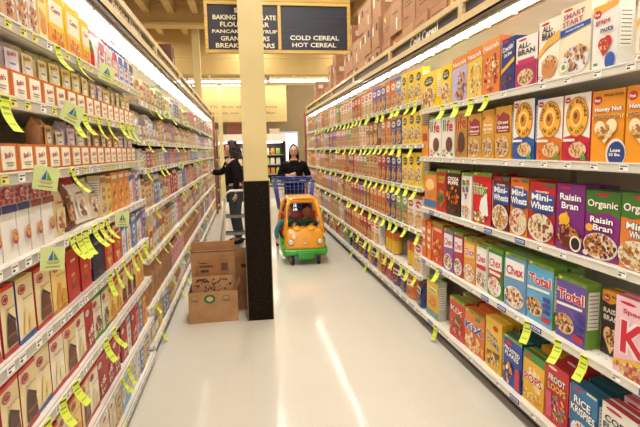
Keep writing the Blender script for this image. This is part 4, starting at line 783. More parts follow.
for ks in ((1, 3, 1), (3, 1), (1, 1, 3), (3, 1, 3), (1, 3, 1), (1, 3, 3), (2, 1, 3), (3, 2, 1), (1, 3), (0, 0, 0), (0, 0, 2), (2, 0, 0), (0, 2), (4, 0, 4), (4, 4, 0)):
    n += 1; stack('R', 1.46, ys+.17, 2.22, ks, 'brown carton in the %s stack above Cold Cereal header' % od(n)); ys += .335 if n != 9 else .42
for k, (y, ks) in enumerate(((8.0, (2, 4, 4)), (8.45, (1, 2)), (8.8, (0,)), (9.3, (4,)), (10.2, (0, 4)))): stack('R', 1.46, y, 2.22, ks, 'brown carton in the small %s pile toward the far cereal end' % od(k+1))
for k, (y, ks) in enumerate(((5.8, (5,)), (6.25, (5, 5)), (7.3, (5,)), (8.6, (4,)), (9.6, (5,)))): stack('L', .76, y, 2.2, ks, 'dark brown carton above the baking header, %s pile' % od(k+1))
pb = put(obj('snack_packet', M().box(-.12, 0, 0, .12, .12, .12, '#3f8a3c').pr([('r', .1, .2, .35, .8, '#d8402c'), ('e', .6, .5, .16, .3, '#f0e8d8'), ('r', .8, .1, .98, .9, '#e0b030')], -.12, 0, .24, .12, 0), CARD), 'R', 1.44, 3.6, 2.52+.303); tag(pb, 'small green and red packet on the cartons above the cereal header', 'packet')
pb.location.z = 2.22+.3*2+.004; pb.location.y = 2.2+.335+.17

# ------------------------------------------------------------------ hanging department sign
sg = empty('hanging_sign', (.402, 5.2, 2.415), 'black department sign in a yellow wooden frame hung behind the column', 'sign')
FC = '#d9b25c'
fm = M().box(-.725, -.03, 0, .725, .03, .03, FC).box(-.725, -.03, .46, .725, .03, .49, FC)
for x in (-.725, -.01, .695): fm.box(x, -.03, .035, x+.03, .03, .46, FC)
obj('frame', fm, WOOD, sg)
obj('board', M().box(-.695, -.012, .035, -.01, .012, .46, '#2b2a30'), ENAM, sg)
obj('board', M().box(.02, -.012, .035, .695, .012, .46, '#2f323b'), ENAM, sg)
gl = M()
for i in range(8): gl.box(.02, -.0135, .06+i*.048, .695, -.012, .0625+i*.048, '#3c404c')
obj('letter_groove', gl, ENAM, sg)
T1 = M()
for i, (s_, w_) in enumerate((('SPICES', .2), ('BAKING CHOCOLATE', .62), ('FLOUR SUGAR', .48), ('PANCAKE MIX SYRUP', .64), ('GRANOLA BARS', .48), ('BREAKFAST BARS', .58))):
    hh = .034 if i == 3 else .046
    T1.pr([('t', s_, .5, .5, 1, 1, '#ece2c4')], -.335-w_/2, .408-i*.067-hh/2, w_, hh, -.0125)
T1.pr([('t', 'COLD CEREAL', .5, .5, 1, 1, '#efe9da')], .36-.25, .15-.02, .5, .046, -.0145)
T1.pr([('t', 'HOT CEREAL', .5, .5, 1, 1, '#efe9da')], .36-.23, .062, .45, .044, -.0145)
obj('lettering', T1, PAPER, sg)
up_ = M().box(-.725, -.025, .495, .725, .025, .72, '#c9a254')
for i in range(7): up_.box(-.7+i*.2, -.032, .575, -.58+i*.2, -.024, .69, '#3a3a42' if i % 3 != 1 else '#e8d48c')
obj('upper_tier', up_, WOOD, sg)
for x in (-.6, .6): obj('chain', M().tube([(x, 0, .72), (x, 0, 2.3)], .006, '#8a8272', 6), CHROME, sg)

# ------------------------------------------------------------------ far end of the shop
qs = empty('quote_board', (.08, 17, 2.4), 'large cream board with faint grey quotation hanging at the back', 'sign')
obj('board', M().box(-1.4, 0, 0, 1.42, .04, 1.25, '#cdb87a'), PAINT, qs)
obj('lettering', M().pr([('t', 'The first of all occasions', .5, .4, .8, .065, '#857b58'), ('t', 'is that our work be fun.', .5, .24, .76, .065, '#857b58')], -1.4, 0, 2.8, 1.25, -.001), PAPER, qs)
tl = M().box(-1.1, -.08, .02, 1.1, .08, .1, '#f2ece0'); tt = M()
for k in (-.045, .045): tt.tube([(-1.08, k, 0), (1.08, k, 0)], .032, '#fff', 8)
ml = [tl.mesh('housing', ENAM), tt.mesh('tube', LAMPFAR)]
for n, (x, y, z) in enumerate(((-.35, 14.9, 3.42), (1.95, 14.9, 3.46), (4.3, 14.9, 3.5), (-2.7, 14.9, 3.4), (-.4, 16.6, 3.55), (1.9, 16.6, 3.58))):
    t = empty('hanging_lamp', (x, y, z), 'long white tube lamp hung at the back, %s' % ('row nearer the aisle, %s across' % od([2, 3, 4, 1][n]) if n < 4 else 'rear row %s the column' % ('behind' if n == 4 else 'right of')), 'lamp', 'tube lamps at the back')
    link('housing', ml[0], t); link('tube', ml[1], t)
    obj('rod', M().tube([(-.9, 0, .1), (-.9, 0, 1.2)], .008, '#b8a880', 6).tube([(.9, 0, .1), (.9, 0, 1.2)], .008, '#b8a880', 6), ENAM, t)
def fcase(x, label):
    t = empty('refrigerated_case', (x, 15.4, 0), label, 'refrigerator', 'open refrigerated cases at the back')
    w_ = 1.1
    obj('body', M().box(-w_, .9, 0, w_, 1, 1.95, '#3a3634').box(-w_, 0, 0, -w_+.04, 1, 1.95, '#2c2a2a').box(w_-.04, 0, 0, w_, 1, 1.95, '#2c2a2a').box(-w_, 0, 1.85, w_, 1, 1.95, '#e8e2d6'), ENAM, t)
    obj('header_panel', M().box(-w_, -.05, 1.72, w_, .02, 1.95, '#efe9dc'), ENAM, t)
    obj('base', M().box(-w_, -.05, 0, w_, .9, .4, '#d8d0c0').box(-w_, -.08, .34, w_, -.05, .4, '#5a5248'), ENAM, t)
    for z in (.72, 1.02, 1.32): obj('shelf', M().box(-w_+.04, .2, z-.02, w_-.04, .9, z, '#bdb6a8'), ENAM, t)
    obj('tube', M().tube([(-w_+.1, .06, 1.7), (w_-.1, .06, 1.7)], .02, '#fff', 8), LAMPFAR, t)
    return t
fcase(.2, 'white topped open refrigerated case full of packets, behind the column')
fcase(-2.02, 'white topped open refrigerated case left of the column, mostly behind baking shelves')
pkc = [('yellow', '#e0d858'), ('green', '#8ab84c'), ('white', '#f0ece0'), ('orange', '#d8883c'), ('cream', '#e8dca8'), ('lime', '#c8dc50')]
pms = {n_: bag('fp'+n_, .13, .2, .06, c, [('r', .1, .1, .9, .6, '#efe8d4'), ('r', .2, .3, .8, .45, c)])[0] for n_, c in pkc}
for z, zn in ((.4, 'deck'), (.72, 'low shelf'), (1.02, 'middle shelf'), (1.32, 'upper shelf')):
    for i in range(12):
        cn, c = R.choice(pkc); o = link('food_packet', pms[cn], None, (-.75+i*.165+R.uniform(-.01, .01), 15.65, z)); tag(o, 'small %s food packet, %s on %s of the far refrigerated case' % (cn, od(i+1), zn), 'packet', 'small packets in the far refrigerated case')
for i, (x, w_, h_, cn, c) in enumerate(((-1.2, .7, .32, 'dark brown', '#6a3c2a'), (-.2, .5, .34, 'reddish brown', '#7c4630'), (.55, .45, .3, 'brown', '#8a5a3c'), (.98, .3, .16, 'cream', '#d8c8a8'))):
    o = obj('storage_crate', M().box(-w_/2, 0, 0, w_/2, .3, h_, c).box(-w_/2-.01, -.01, h_-.04, w_/2+.01, .31, h_, c), BOARD, loc=(x, 15.6, 1.951)); tag(o, '%s crate on top of the far refrigerated case' % cn, 'crate')
bs = M().lathe([(.14, 0), (.2, .06), (.23, .16), (.22, .17), (.18, .06)], '#9a6a3c', 16, 0, 0); bs.tube([(-.22, 0, .16), (-.15, 0, .3), (0, 0, .35), (.15, 0, .3), (.22, 0, .16)], .015, '#8a5a30')
tag(obj('wicker_basket', bs, BOARD, smooth=True, loc=(.2, 16.1, 1.951)), 'wicker basket with handle on top of the far refrigerated case', 'basket')
# side rack past the left shelving
rk = empty('display_rack', (-1.15, 12.7, 0), 'white wire display rack with packets past the end of baking shelving', 'rack')
obj('back_panel', M().box(-.7, .35, 0, .55, .38, 2.0, '#c8bca0'), ENAM, rk)
obj('side_panel', M().box(.53, 0, 0, .55, .38, 2.0, '#a8987c'), ENAM, rk)
for z in (.12, .5, .88, 1.26, 1.62): obj('shelf', M().box(-.7, 0, z-.02, .53, .35, z, '#efe8d8'), ENAM, rk)
for z, zn in ((.12, 'lowest'), (.5, 'second lowest'), (.88, 'middle'), (1.26, 'second highest'), (1.62, 'highest')):
    for i in range(5):
        cn, c = pkc[(i*2+int(z*10)) % 6]; o = link('snack_packet', pms[cn], None, (-.73-i*.17, 12.78, z)); tag(o, '%s packet on %s shelf of the white rack, %s from its open side' % (cn, zn, od(i+1)), 'packet', 'packets on the white display rack')

# ------------------------------------------------------------------ open carton with flattened cartons, carton beside the column
bx = empty('open_carton', (-.3, 4.22, 0), 'open brown carton with green oval print on the floor left of column', 'box', rz=.03)
KR = '#b98a5e'
obj('wall', M().box(-.205, 0, 0, .205, .006, .27, KR), BOARD, bx)['label'] = 'printed front wall'
obj('wall', M().box(-.205, .3, 0, .205, .306, .27, KR), BOARD, bx)
obj('wall', M().box(-.205, .006, 0, -.199, .3, .27, KR), BOARD, bx)
obj('wall', M().box(.199, .006, 0, .205, .3, .27, KR), BOARD, bx)
obj('bottom', M().box(-.199, .006, 0, .199, .3, .006, KR), BOARD, bx)
fl = M(); fl.poly([(.199, 0, .27), (.2, .3, .27), (.235, .3, .33), (.23, .02, .34)], KR); fl.poly([(.2, 0, .271), (.231, .02, .341), (.236, .3, .331), (.201, .3, .271)], KR)
obj('flap', fl, BOARD, bx)
for el_ in ([('e', .43, .77, .12, .15, '#2f6a3c'), ('e', .43, .77, .07, .08, '#c9b27c')], [('e', .12, .82, .09, .07, '#5a7a4a'), ('e', .12, .82, .075, .055, KR), ('r', .05, .71, .2, .74, '#6a6a44')], [('e', .76, .79, .09, .08, '#5a7a4a'), ('e', .76, .79, .07, .05, KR), ('r', .67, .68, .85, .71, '#6a6a44')]):
    obj('stamp', M().pr(el_, -.205, 0, .41, .27, -.0005), PAPER, bx)
for (x0, x1, yy, z1, tl_, els, lab) in (
    (-.185, .19, .25, .66, .08, [], 'tallest flattened brown carton standing at back of the open carton'),
    (-.19, .19, .2, .59, .07, [('r', 0, .955, 1, .975, '#7a5230')], 'flattened plain brown carton in the middle of the open carton'),
    (-.13, .14, .14, .53, .05, [('r', .06, .84, .5, .87, '#5c3a2c'), ('r', .06, .9, .3, .92, '#5c3a2c'), ('r', .1, .76, .35, .8, '#5c3a2c'), ('r', .75, .78, .95, .9, '#6a4a38')], 'narrower flattened carton with brown stamps inside the open carton'),
    (-.175, .165, .08, .39, .06, [('f', .5, .78, .46, .16, ['#5c3a24', '#6e4a30', '#4a2c1c'], 60, .06), ('e', .2, .9, .1, .03, '#5c3a24')], 'front flattened carton with dark leaf pattern inside the open carton')):
    b = M().box(x0, 0, 0, x1, .012, z1-.01, {.66: '#b27f52', .59: '#bd8d60', .53: '#a87547', .39: '#ba8a60'}[z1])
    if els: b.pr(els, x0, 0, x1-x0, z1, 0)
    o = obj('flattened_carton', b, BOARD, loc=(-.3, 4.22+yy-.02, .008), rz=.03); o.rotation_euler.x = -tl_*.6; tag(o, lab, 'cardboard', 'flattened cartons in the open carton')
tc_ = empty('tall_carton', (-.04, 4.52, 0), 'tall narrow brown carton standing between open carton and column', 'box', rz=-.12)
obj('body', M().box(-.09, 0, 0, .1, .28, .52, '#ab7a4e'), BOARD, tc_)
fl = M().box(-.09, -.004, .5, .1, .002, .58, '#b58558'); obj('flap', fl, BOARD, tc_)
obj('handle_hole', M().box(-.02, -.001, .4, .05, .001, .43, '#3a2818'), PAPER, tc_)

# ------------------------------------------------------------------ step ladder
sl = empty('step_ladder', (-.06, 7.35, 0), 'white tubular step ladder with black treads in front of the reaching woman', 'ladder')
W_ = '#efeae0'
for y_, zt in ((0, .88), (.42, .88)):
    for x in (-.28, .2):
        pass
obj('front_frame', M().tube([(-.27, 0, 0), (-.25, 0, .4), (-.235, .02, .78), (-.2, .02, .85), (-.15, .02, .88), (.2, .02, .88), (.25, .02, .85), (.28, .02, .78), (.3, 0, 0)], .017, W_, 8), ENAM, sl, True)
obj('rear_frame', M().tube([(-.34, .4, 0), (-.3, .38, .3), (-.26, .3, .52)], .014, '#c8c2b4', 8).tube([(.36, .4, 0), (.32, .38, .3), (.28, .3, .52)], .014, '#c8c2b4', 8), ENAM, sl, True)
for z_, y_ in ((.26, .08), (.5, .2)): obj('tread', M().box(-.26, y_-.06, z_-.02, .29, y_+.14, z_, '#2c2a2a').box(-.265, y_-.065, z_-.035, .295, y_-.055, z_+.004, '#8a8680'), RUBBER, sl)
for x, y_ in ((-.27, 0), (.3, 0), (-.34, .4), (.36, .4)): obj('foot', M().lathe([(.022, 0), (.024, .02), (.02, .035)], '#2a2828', 8, x, y_), RUBBER, sl)

# ------------------------------------------------------------------ people
def skin(name, pts, edges, m, parent, col, sub=2):
    """connected joints with a radius each -> one smooth tapering surface"""
    me = bpy.data.meshes.new(name); me.from_pydata([p[:3] for p in pts], edges, []); o = link(name, me, parent)
    md = o.modifiers.new('Skin', 'SKIN'); md.use_smooth_shade = True
    if not me.skin_vertices: me.attributes
    for i, p in enumerate(pts):
        sv = me.skin_vertices[0].data[i]; r = p[3]; sv.radius = r if isinstance(r, tuple) else (r, r); sv.use_root = (i == 0)
    s_ = o.modifiers.new('Sub', 'SUBSURF'); s_.levels = sub; s_.render_levels = sub
    dg = bpy.context.evaluated_depsgraph_get(); ev = o.evaluated_get(dg)
    nm = bpy.data.meshes.new_from_object(ev); o.modifiers.clear(); o.data = nm
    ca = nm.color_attributes.new('Col', 'FLOAT_COLOR', 'CORNER'); ca.data.foreach_set('color', list(lin(col))*len(nm.loops))
    nm.materials.clear(); nm.materials.append(m)
    nm.polygons.foreach_set('use_smooth', [True]*len(nm.polygons))
    return o
def chain(pts): return pts, [(i, i+1) for i in range(len(pts)-1)]
def hand(parent, wrist, dirv, palm, s=1, col='#d9a07e', curl=.5):
    """palm, four fingers of unequal length and a thumb off the side of the palm; dirv points to the fingertips, palm = palm normal"""
    w_ = Vector(wrist); f_ = Vector(dirv).normalized(); n_ = Vector(palm).normalized(); sd = f_.cross(n_)
    pts = [tuple(w_)+(.022*s,), tuple(w_+f_*.04*s)+(.03*s,), tuple(w_+f_*.075*s)+(.03*s,)]; ed = [(0, 1), (1, 2)]
    for k, (off, ln) in enumerate(((-.03, .06), (-.01, .072), (.01, .068), (.028, .052))):
        i = len(pts); a = w_+f_*.085*s+sd*off*s
        pts += [tuple(a)+(.0095*s,), tuple(a+(f_*(1-curl*.4)+n_*curl*.5)*ln*.5*s)+(.0088*s,), tuple(a+(f_*(1-curl)+n_*curl)*ln*s*.95)+(.0075*s,)]
        ed += [(2, i), (i, i+1), (i+1, i+2)]
    i = len(pts); a = w_+f_*.03*s-sd*.032*s
    pts += [tuple(a)+(.012*s,), tuple(a+(f_*.6-sd*.5+n_*.3)*.035*s)+(.0105*s,), tuple(a+(f_*1.1-sd*.5+n_*.6)*.055*s)+(.009*s,)]; ed += [(1, i), (i, i+1), (i+1, i+2)]
    return skin('hand', pts, ed, SKIN, parent, col, 1)
def head_parts(parent, c, face, s, skinc, hairc, hair='long', glasses=False, down=0):
    """eyes, brows, nose, mouth, ears and hair on a head centred at c looking along face"""
    f_ = Vector(face).normalized(); up = Vector((0, 0, 1)); sd = f_.cross(up).normalized(); up2 = sd.cross(f_); c = Vector(c)
    Rm = Matrix((sd, f_, up2)).transposed()
    def W(p): return tuple(c+Rm @ Vector(p)*s)
    def X(b): b.v = [W(p) for p in b.v]; return b
    def hd(dv):
        k = 1.0
        if dv.z < 0: k *= 1-.16*(-dv.z)*(1 if dv.y < .3 else .5)
        if dv.y > .6 and -.5 < dv.z < .1: k *= 1.02
        return k
    b = M().ellipsoid((0, 0, 0), (.074, .092, .112), skinc, 18, 14, hd); obj('head', X(b), SKIN, parent, True)
    b = M().ellipsoid((0, .097, -.012), (.012, .018, .024), skinc, 8, 6).ellipsoid((0, .1, -.026), (.018, .012, .009), skinc, 8, 5); obj('nose', X(b), SKIN, parent, True)
    for q in (-1, 1):
        b = M().ellipsoid((q*.03, .081, .008), (.013, .008, .008), '#efe8e0', 8, 6).ellipsoid((q*.03, .0875, .008), (.006, .004, .006), '#2a1a14', 8, 5); obj('eye', X(b), SKIN, parent, True)
        obj('eyebrow', X(M().tube([(q*.016, .086, .027), (q*.03, .087, .031), (q*.046, .076, .027)], .0035, hairc, 6)), HAIR, parent, True)
        obj('ear', X(M().ellipsoid((q*.074, -.005, -.005), (.01, .018, .03), skinc, 8, 6)), SKIN, parent, True)
    obj('mouth', X(M().ellipsoid((0, .083, -.055), (.025, .008, .007), '#a8544c', 10, 5)), SKIN, parent, True)
    rr = random.Random(4)
    def hf(dv):
        k = 1+.07*math.sin(dv.x*17+dv.z*11)*math.cos(dv.y*13)
        return k
    b = M(); 
    # skull cap open at the face
    n = 22
    prof = {'long': (-.2, .062), 'curly': (-.15, .085), 'short': (-.04, .03)}[hair]
    rg = []
    for i in range(11):
        t = i/10; z = .128-(.128-prof[0])*t; ring = []
        for j in range(n+1):
            a = PI*.5+PI*.33+(2*PI-PI*.66)*j/n if z < .06 else PI*.5+(PI*.33*max(0, (1-(z-.06)/.05)) if z < .11 else 0)+(2*PI-2*(PI*.33*max(0, (1-(z-.06)/.05)) if z < .11 else 0))*j/n
            zz = min(.999, max(-1, z/.13)); rad = math.sqrt(max(.02, 1-zz*zz)) if z > 0 else 1+(.18 if hair != 'short' else -.12)*t
            kx, ky = (.082, .1) if hair != 'curly' else (.09, .106)
            w1 = 1+(.07 if hair == 'curly' else .02)*math.sin(j*1.9+i*1.3)
            yo = -.012-(.015*t if hair != 'short' else 0)
            ring.append((kx*rad*w1*math.cos(a), yo+ky*rad*w1*math.sin(a), z+.004))
        rg.append(ring)
    b.rings(rg, hairc, False, False, closed=False)
    inn = [[(x*.9, (y_+.012)*.88-.012, z_-.004) for x, y_, z_ in r_] for r_ in rg]; inn = [list(reversed(r_)) for r_ in inn]
    b.rings(inn, hairc, False, False, closed=False)
    b.poly([(x, y_, z_+.002) for x, y_, z_ in rg[0][:-1]], hairc)
    if hair == 'curly':
        for k in range(34):
            a = rr.uniform(PI*.98, 2.02*PI); zz = rr.uniform(-.16, .11); rd = .1*math.sqrt(max(.1, 1-(max(0, zz)/.13)**2)); b.ellipsoid((rd*math.cos(a), -.02+rd*1.08*math.sin(a), zz), (.026, .026, .03), hairc, 7, 5)
    obj('hair', X(b), HAIR, parent, True)
    if glasses:
        g = M()
        for q in (-1, 1):
            g.tube([(q*.032+.02*math.cos(t_), .098, .006+.016*math.sin(t_)) for t_ in [2*PI*k/12 for k in range(13)]], .0022, '#2a2222', 5)
            g.tube([(q*.052, .097, .01), (q*.078, .02, .006)], .002, '#2a2222', 5)
        g.tube([(-.012, .1, .008), (.012, .1, .008)], .002, '#2a2222', 5)
        obj('glasses', X(g), PLAST, parent, True)
# woman reaching to the left-hand shelf (faces -x)
p1 = empty('person', (-.145, 7.95, 0), 'woman in black cardigan and dark trousers reaching toward the baking shelves', 'person'); p1.scale = (1.05, 1.05, 1.02)
SK = '#d6a083'
body = [(0, 0, .84, (.15, .16)), (.0, 0, .98, (.13, .15)), (-.01, 0, 1.13, (.14, .15)), (-.005, 0, 1.25, (.105, .14)), (-.02, 0, 1.335, .048), (-.03, 0, 1.4, .05),
        (0, -.15, 1.24, .05), (.03, -.2, 1.0, .04), (.01, -.2, .8, .027), (-.04, .15, 1.24, .05), (-.2, .14, 1.09, .04), (-.37, .08, 1.12, .027),
        (0, -.085, .8, .105), (-.01, -.09, .44, .07), (.03, -.09, .1, .04), (-.08, -.09, .04, .035), (.02, .085, .8, .085), (.0, .09, .44, .058), (.05, .1, .1, .04), (-.06, .1, .04, .035)]
be = [(0, 1), (1, 2), (2, 3), (3, 4), (4, 5), (3, 6), (6, 7), (7, 8), (3, 9), (9, 10), (10, 11), (0, 12), (12, 13), (13, 14), (14, 15), (0, 16), (16, 17), (17, 18), (18, 19)]
skin('body', body, be, SKIN, p1, SK)
def grow(i, k): p = body[i]; r = p[3]; return p[:3]+((tuple(q+k for q in r) if isinstance(r, tuple) else r+k),)
obj('collar', M().ellipsoid((-.01, 0, 1.285), (.075, .085, .045), '#1b1718', 14, 8), CLOTH, p1, True)
sw = [grow(i, .016) for i in (0, 1, 2)]+[grow(3, .035)]+[body[4][:2]+(1.305, .06)]+[grow(i, .014) for i in (6, 7, 8, 9, 10, 11)]
sw[7] = (.012, -.2, .83, .045); sw[10] = (-.345, .09, 1.115, .043)
skin('cardigan', sw, [(0, 1), (1, 2), (2, 3), (3, 4), (3, 5), (5, 6), (6, 7), (3, 8), (8, 9), (9, 10)], CLOTH, p1, '#1b1718')
tr_ = [(0, 0, .86, (.13, .16))]+[grow(i, .018) for i in (12, 13)]+[(.03, -.09, .08, .066)]+[grow(i, .018) for i in (16, 17)]+[(.05, .1, .08, .066)]
skin('trousers', tr_, [(0, 1), (1, 2), (2, 3), (0, 4), (4, 5), (5, 6)], CLOTH, p1, '#43535a')
for y_, x_ in ((-.09, .02), (.1, .04)): obj('shoe', M().ellipsoid((x_-.04, y_, .035), (.125, .042, .036), '#241c1a', 14, 8), RUBBER, p1, True)
obj('shirt_collar', M().ellipsoid((-.085, 0, 1.27), (.035, .04, .05), '#d8cfc4', 10, 7), CLOTH, p1, True)
hand(p1, (.01, -.2, .79), (-.1, 0, -1), (-1, .2, 0), 1, SK, .4)
hand(p1, (-.37, .08, 1.12), (-1, -.2, .15), (0, 0, -1), 1, SK, .4)
head_parts(p1, (-.035, 0, 1.455), (-1, -.12, -.06), 1, SK, '#3a2c2a', 'curly', True)
# woman behind the cart
p2 = empty('person', (.8, 8.06, 0), 'dark haired woman in black coat and glasses standing behind the shopping cart', 'person')
body = [(0, 0, .84, (.15, .12)), (0, 0, .98, (.13, .1)), (0, 0, 1.12, (.14, .1)), (0, 0, 1.23, (.13, .09)), (0, -.01, 1.3, .046), (0, -.02, 1.36, .048),
        (-.16, 0, 1.21, .05), (-.25, -.02, 1.0, .04), (-.1, -.2, 1.06, .027), (.16, 0, 1.21, .05), (.25, .02, 1.0, .04), (.12, -.22, .97, .027),
        (-.09, 0, .8, .08), (-.1, 0, .44, .055), (-.1, .03, .1, .038), (-.1, -.08, .04, .034), (.09, 0, .8, .08), (.1, 0, .44, .055), (.1, .03, .1, .038), (.1, -.08, .04, .034)]
skin('body', body, be, SKIN, p2, SK)
obj('collar', M().ellipsoid((0, 0, 1.235), (.125, .1, .07), '#1a1516', 14, 8), CLOTH, p2, True)
ct = [grow(i, .02) for i in (0, 1, 2)]+[grow(3, .035)]+[(0, -.005, 1.295, .068)]+[grow(i, .017) for i in (6, 7, 8, 9, 10, 11)]
ct[7] = (-.125, -.17, 1.055, .045); ct[10] = (.14, -.19, .972, .045)
ct += [(0, 0, .68, (.17, .13))]
skin('coat', ct, [(0, 1), (1, 2), (2, 3), (3, 4), (3, 5), (5, 6), (6, 7), (3, 8), (8, 9), (9, 10), (0, 11)], CLOTH, p2, '#1a1516')
tr_ = [(0, 0, .82, (.14, .12))]+[grow(i, .016) for i in (12, 13)]+[(-.1, .03, .08, .06)]+[grow(i, .016) for i in (16, 17)]+[(.1, .03, .08, .06)]
skin('trousers', tr_, [(0, 1), (1, 2), (2, 3), (0, 4), (4, 5), (5, 6)], CLOTH, p2, '#262430')
for x_ in (-.1, .1): obj('shoe', M().ellipsoid((x_, -.03, .035), (.042, .12, .036), '#1c1818', 14, 8), RUBBER, p2, True)
hand(p2, (-.1, -.2, 1.06), (1, -.3, .1), (0, 1, -.2), 1, SK, .6)
hand(p2, (.12, -.22, .97), (-.3, -1, .1), (0, 0, -1), 1, SK, .5)
head_parts(p2, (0, -.02, 1.425), (-.12, -1, -.05), .92, SK, '#241617', 'long', True)

# ------------------------------------------------------------------ toy car shopping cart with two children
cx, cy = .735, 6.2
car = empty('car_shopping_cart', (cx, cy, 0), 'yellow and green toy car cart with blue wire basket facing the camera', 'shopping cart')
YE, GR, BLU = '#f2a41e', '#3cae30', '#37467f'
def rbox(x0, x1, y0, y1, z0, z1, r, col, b=None, tx=0, ty=0, n=4):
    """rounded block; tx/ty = how much the top is pulled in"""
    b = b or M(); rg = []
    lev = []
    for k in range(n+1): a = -PI/2+PI/2*k/n; lev.append((z0+r+r*math.sin(a), r*(1-math.cos(a))))
    for k in range(n+1): a = PI/2*k/n; lev.append((z1-r+r*math.sin(a), r*(1-math.cos(a))))
    for z, ins in lev:
        t = (z-z0)/(z1-z0); ring = []; ax0, ax1, ay0, ay1 = x0+ins+tx*t, x1-ins-tx*t, y0+ins+ty*t, y1-ins
        for (px, py, a0) in ((ax1-r, ay1-r, 0), (ax0+r, ay1-r, PI/2), (ax0+r, ay0+r, PI), (ax1-r, ay0+r, 1.5*PI)):
            for k in range(n+1): a = a0+PI/2*k/n; ring.append((px+r*math.cos(a), py+r*math.sin(a), z))
        rg.append(ring)
    b.rings(rg, col); return b
obj('lower_body', rbox(-.285, .285, .02, .9, .1, .235, .03, GR), PLAST, car, True)
bm_ = rbox(-.28, .28, -.035, .1, .125, .2, .025, GR); rbox(-.11, .11, -.05, .05, .07, .17, .02, '#33992c', bm_); obj('bumper', bm_, PLAST, car, True)
obj('hood', rbox(-.262, .262, -.02, .34, .19, .45, .045, YE, None, .02, .09), PLAST, car, True)
hb_ = M()
for s in (-1, 1): hb_.ellipsoid((s*.09, .15, .43), (.075, .1, .05), YE, 14, 8)
obj('hood_bump', hb_, PLAST, car, True)
for s in (-1, 1):
    obj('headlight', M().ellipsoid((s*.185, -.005, .295), (.042, .02, .042), '#b98a2c', 14, 8).ellipsoid((s*.185, -.02, .295), (.033, .014, .033), '#e9e6dc', 14, 8), GLASS, car, True)
    obj('windscreen_pillar', M().tube([(s*.24, .1, .38), (s*.225, .14, .55), (s*.195, .2, .72), (s*.17, .25, .79)], [.034, .026, .024, .03], YE, 10), PLAST, car, True)
    obj('rear_pillar', M().tube([(s*.265, .84, .2), (s*.25, .82, .55), (s*.2, .72, .79)], [.035, .028, .03], YE, 10), PLAST, car, True)
    obj('door_sill', rbox(s*.27-.022, s*.27+.022, .2, .88, .2, .31, .018, GR), PLAST, car, True)
    st = M(); q = [(s*.115+.075*math.cos(t), .245-.035*math.sin(t), .47+.062*math.sin(t)) for t in [2*PI*k/16 for k in range(17)]]; st.tube(q, .013, '#1c1a1a', 7, False)
    st.tube([(s*.115-.07, .245, .47), (s*.115+.07, .245, .47)], .01, '#1c1a1a', 6).tube([(s*.115, .25, .47), (s*.115, .3, .4)], .014, '#1c1a1a', 6).ellipsoid((s*.115, .24, .47), (.024, .016, .024), '#d8b02c', 8, 6)
    obj('steering_wheel', st, RUBBER, car, True)
    wl = M()
    wl.v = []; wl.lathe([(.02, -.018), (.052, -.018), (.06, -.008), (.06, .008), (.052, .018), (.02, .018)], '#1e1c1c', 16); wl.v = [(s*.165+z, .0+x, .061+y_) for x, y_, z in wl.v]
    wh = obj('front_wheel', wl, RUBBER, car, True)
    hb2 = M().lathe([(.001, -.021), (.03, -.021), (.032, .021), (.001, .021)], '#8c8880', 12); hb2.v = [(s*.165+z, .0+x, .061+y_) for x, y_, z in hb2.v]; obj('hub', hb2, CHROME, wh, True)
    fk = M().box(s*.165-.03, -.02, .05, s*.165-.024, .02, .13, '#8c8880').box(s*.165+.024, -.02, .05, s*.165+.03, .02, .13, '#8c8880').box(s*.165-.03, -.02, .125, s*.165+.03, .02, .13, '#8c8880'); obj('caster_fork', fk, CHROME, wh)
    wl = M().lathe([(.02, -.02), (.075, -.02), (.085, -.01), (.085, .01), (.075, .02), (.02, .02)], '#1e1c1c', 18); wl.v = [(s*.27+z, 1.35+x, .086+y_) for x, y_, z in wl.v]; obj('rear_wheel', wl, RUBBER, car, True)
obj('emblem', M().ellipsoid((0, -.012, .27), (.024, .008, .012), '#c8ccd4', 12, 6), CHROME, car, True)
rf = rbox(-.19, .19, .22, .82, .76, .83, .03, YE); rbox(-.13, .13, .2, .6, .81, .845, .015, '#f2ac2c', rf); obj('roof', rf, PLAST, car, True)
obj('seat', rbox(-.25, .25, .45, .8, .2, .32, .03, '#b8322c'), PLAST, car, True)
obj('seat_back', rbox(-.25, .25, .76, .84, .3, .6, .03, '#b8322c'), PLAST, car, True)
obj('dashboard', rbox(-.24, .24, .27, .36, .33, .44, .02, '#23211f'), PLAST, car, True)
# blue basket
wr = M(); zt, zb = 1.0, .56
F = lambda t: ((-.27, .95), (.27, .95), (.31, 1.55), (-.31, 1.55))[t]
Bt = [(-.22, 1.0), (.22, 1.0), (.24, 1.5), (-.24, 1.5)]
obj('basket_rim', M().tube([(x, y_, zt) for x, y_ in (F(0), F(1), F(2), F(3), F(0))], .01, BLU, 8).tube([(x, y_, zb) for x, y_ in Bt+[Bt[0]]], .01, BLU, 8), ENAM, car, True)
for i in range(4):
    (xa, ya), (xb, yb) = F(i), F((i+1) % 4); (xc, yc), (xd, yd) = Bt[i], Bt[(i+1) % 4]
    for k in range(9): t = k/9; wr.tube([(xa+(xb-xa)*t, ya+(yb-ya)*t, zt), (xc+(xd-xc)*t, yc+(yd-yc)*t, zb)], .0035, '#4a5aa8', 5)
    for k in range(1, 4):
        u = k/4; wr.tube([(xa+(xc-xa)*u, ya+(yc-ya)*u, zt+(zb-zt)*u), (xb+(xd-xb)*u, yb+(yd-yb)*u, zt+(zb-zt)*u)], .0035, '#4a5aa8', 5)
for k in range(9): x = -.2+k*.05; wr.tube([(x, 1.0, zb), (x*1.1, 1.5, zb)], .0035, '#4a5aa8', 5)
obj('wire_basket', wr, ENAM, car, True)
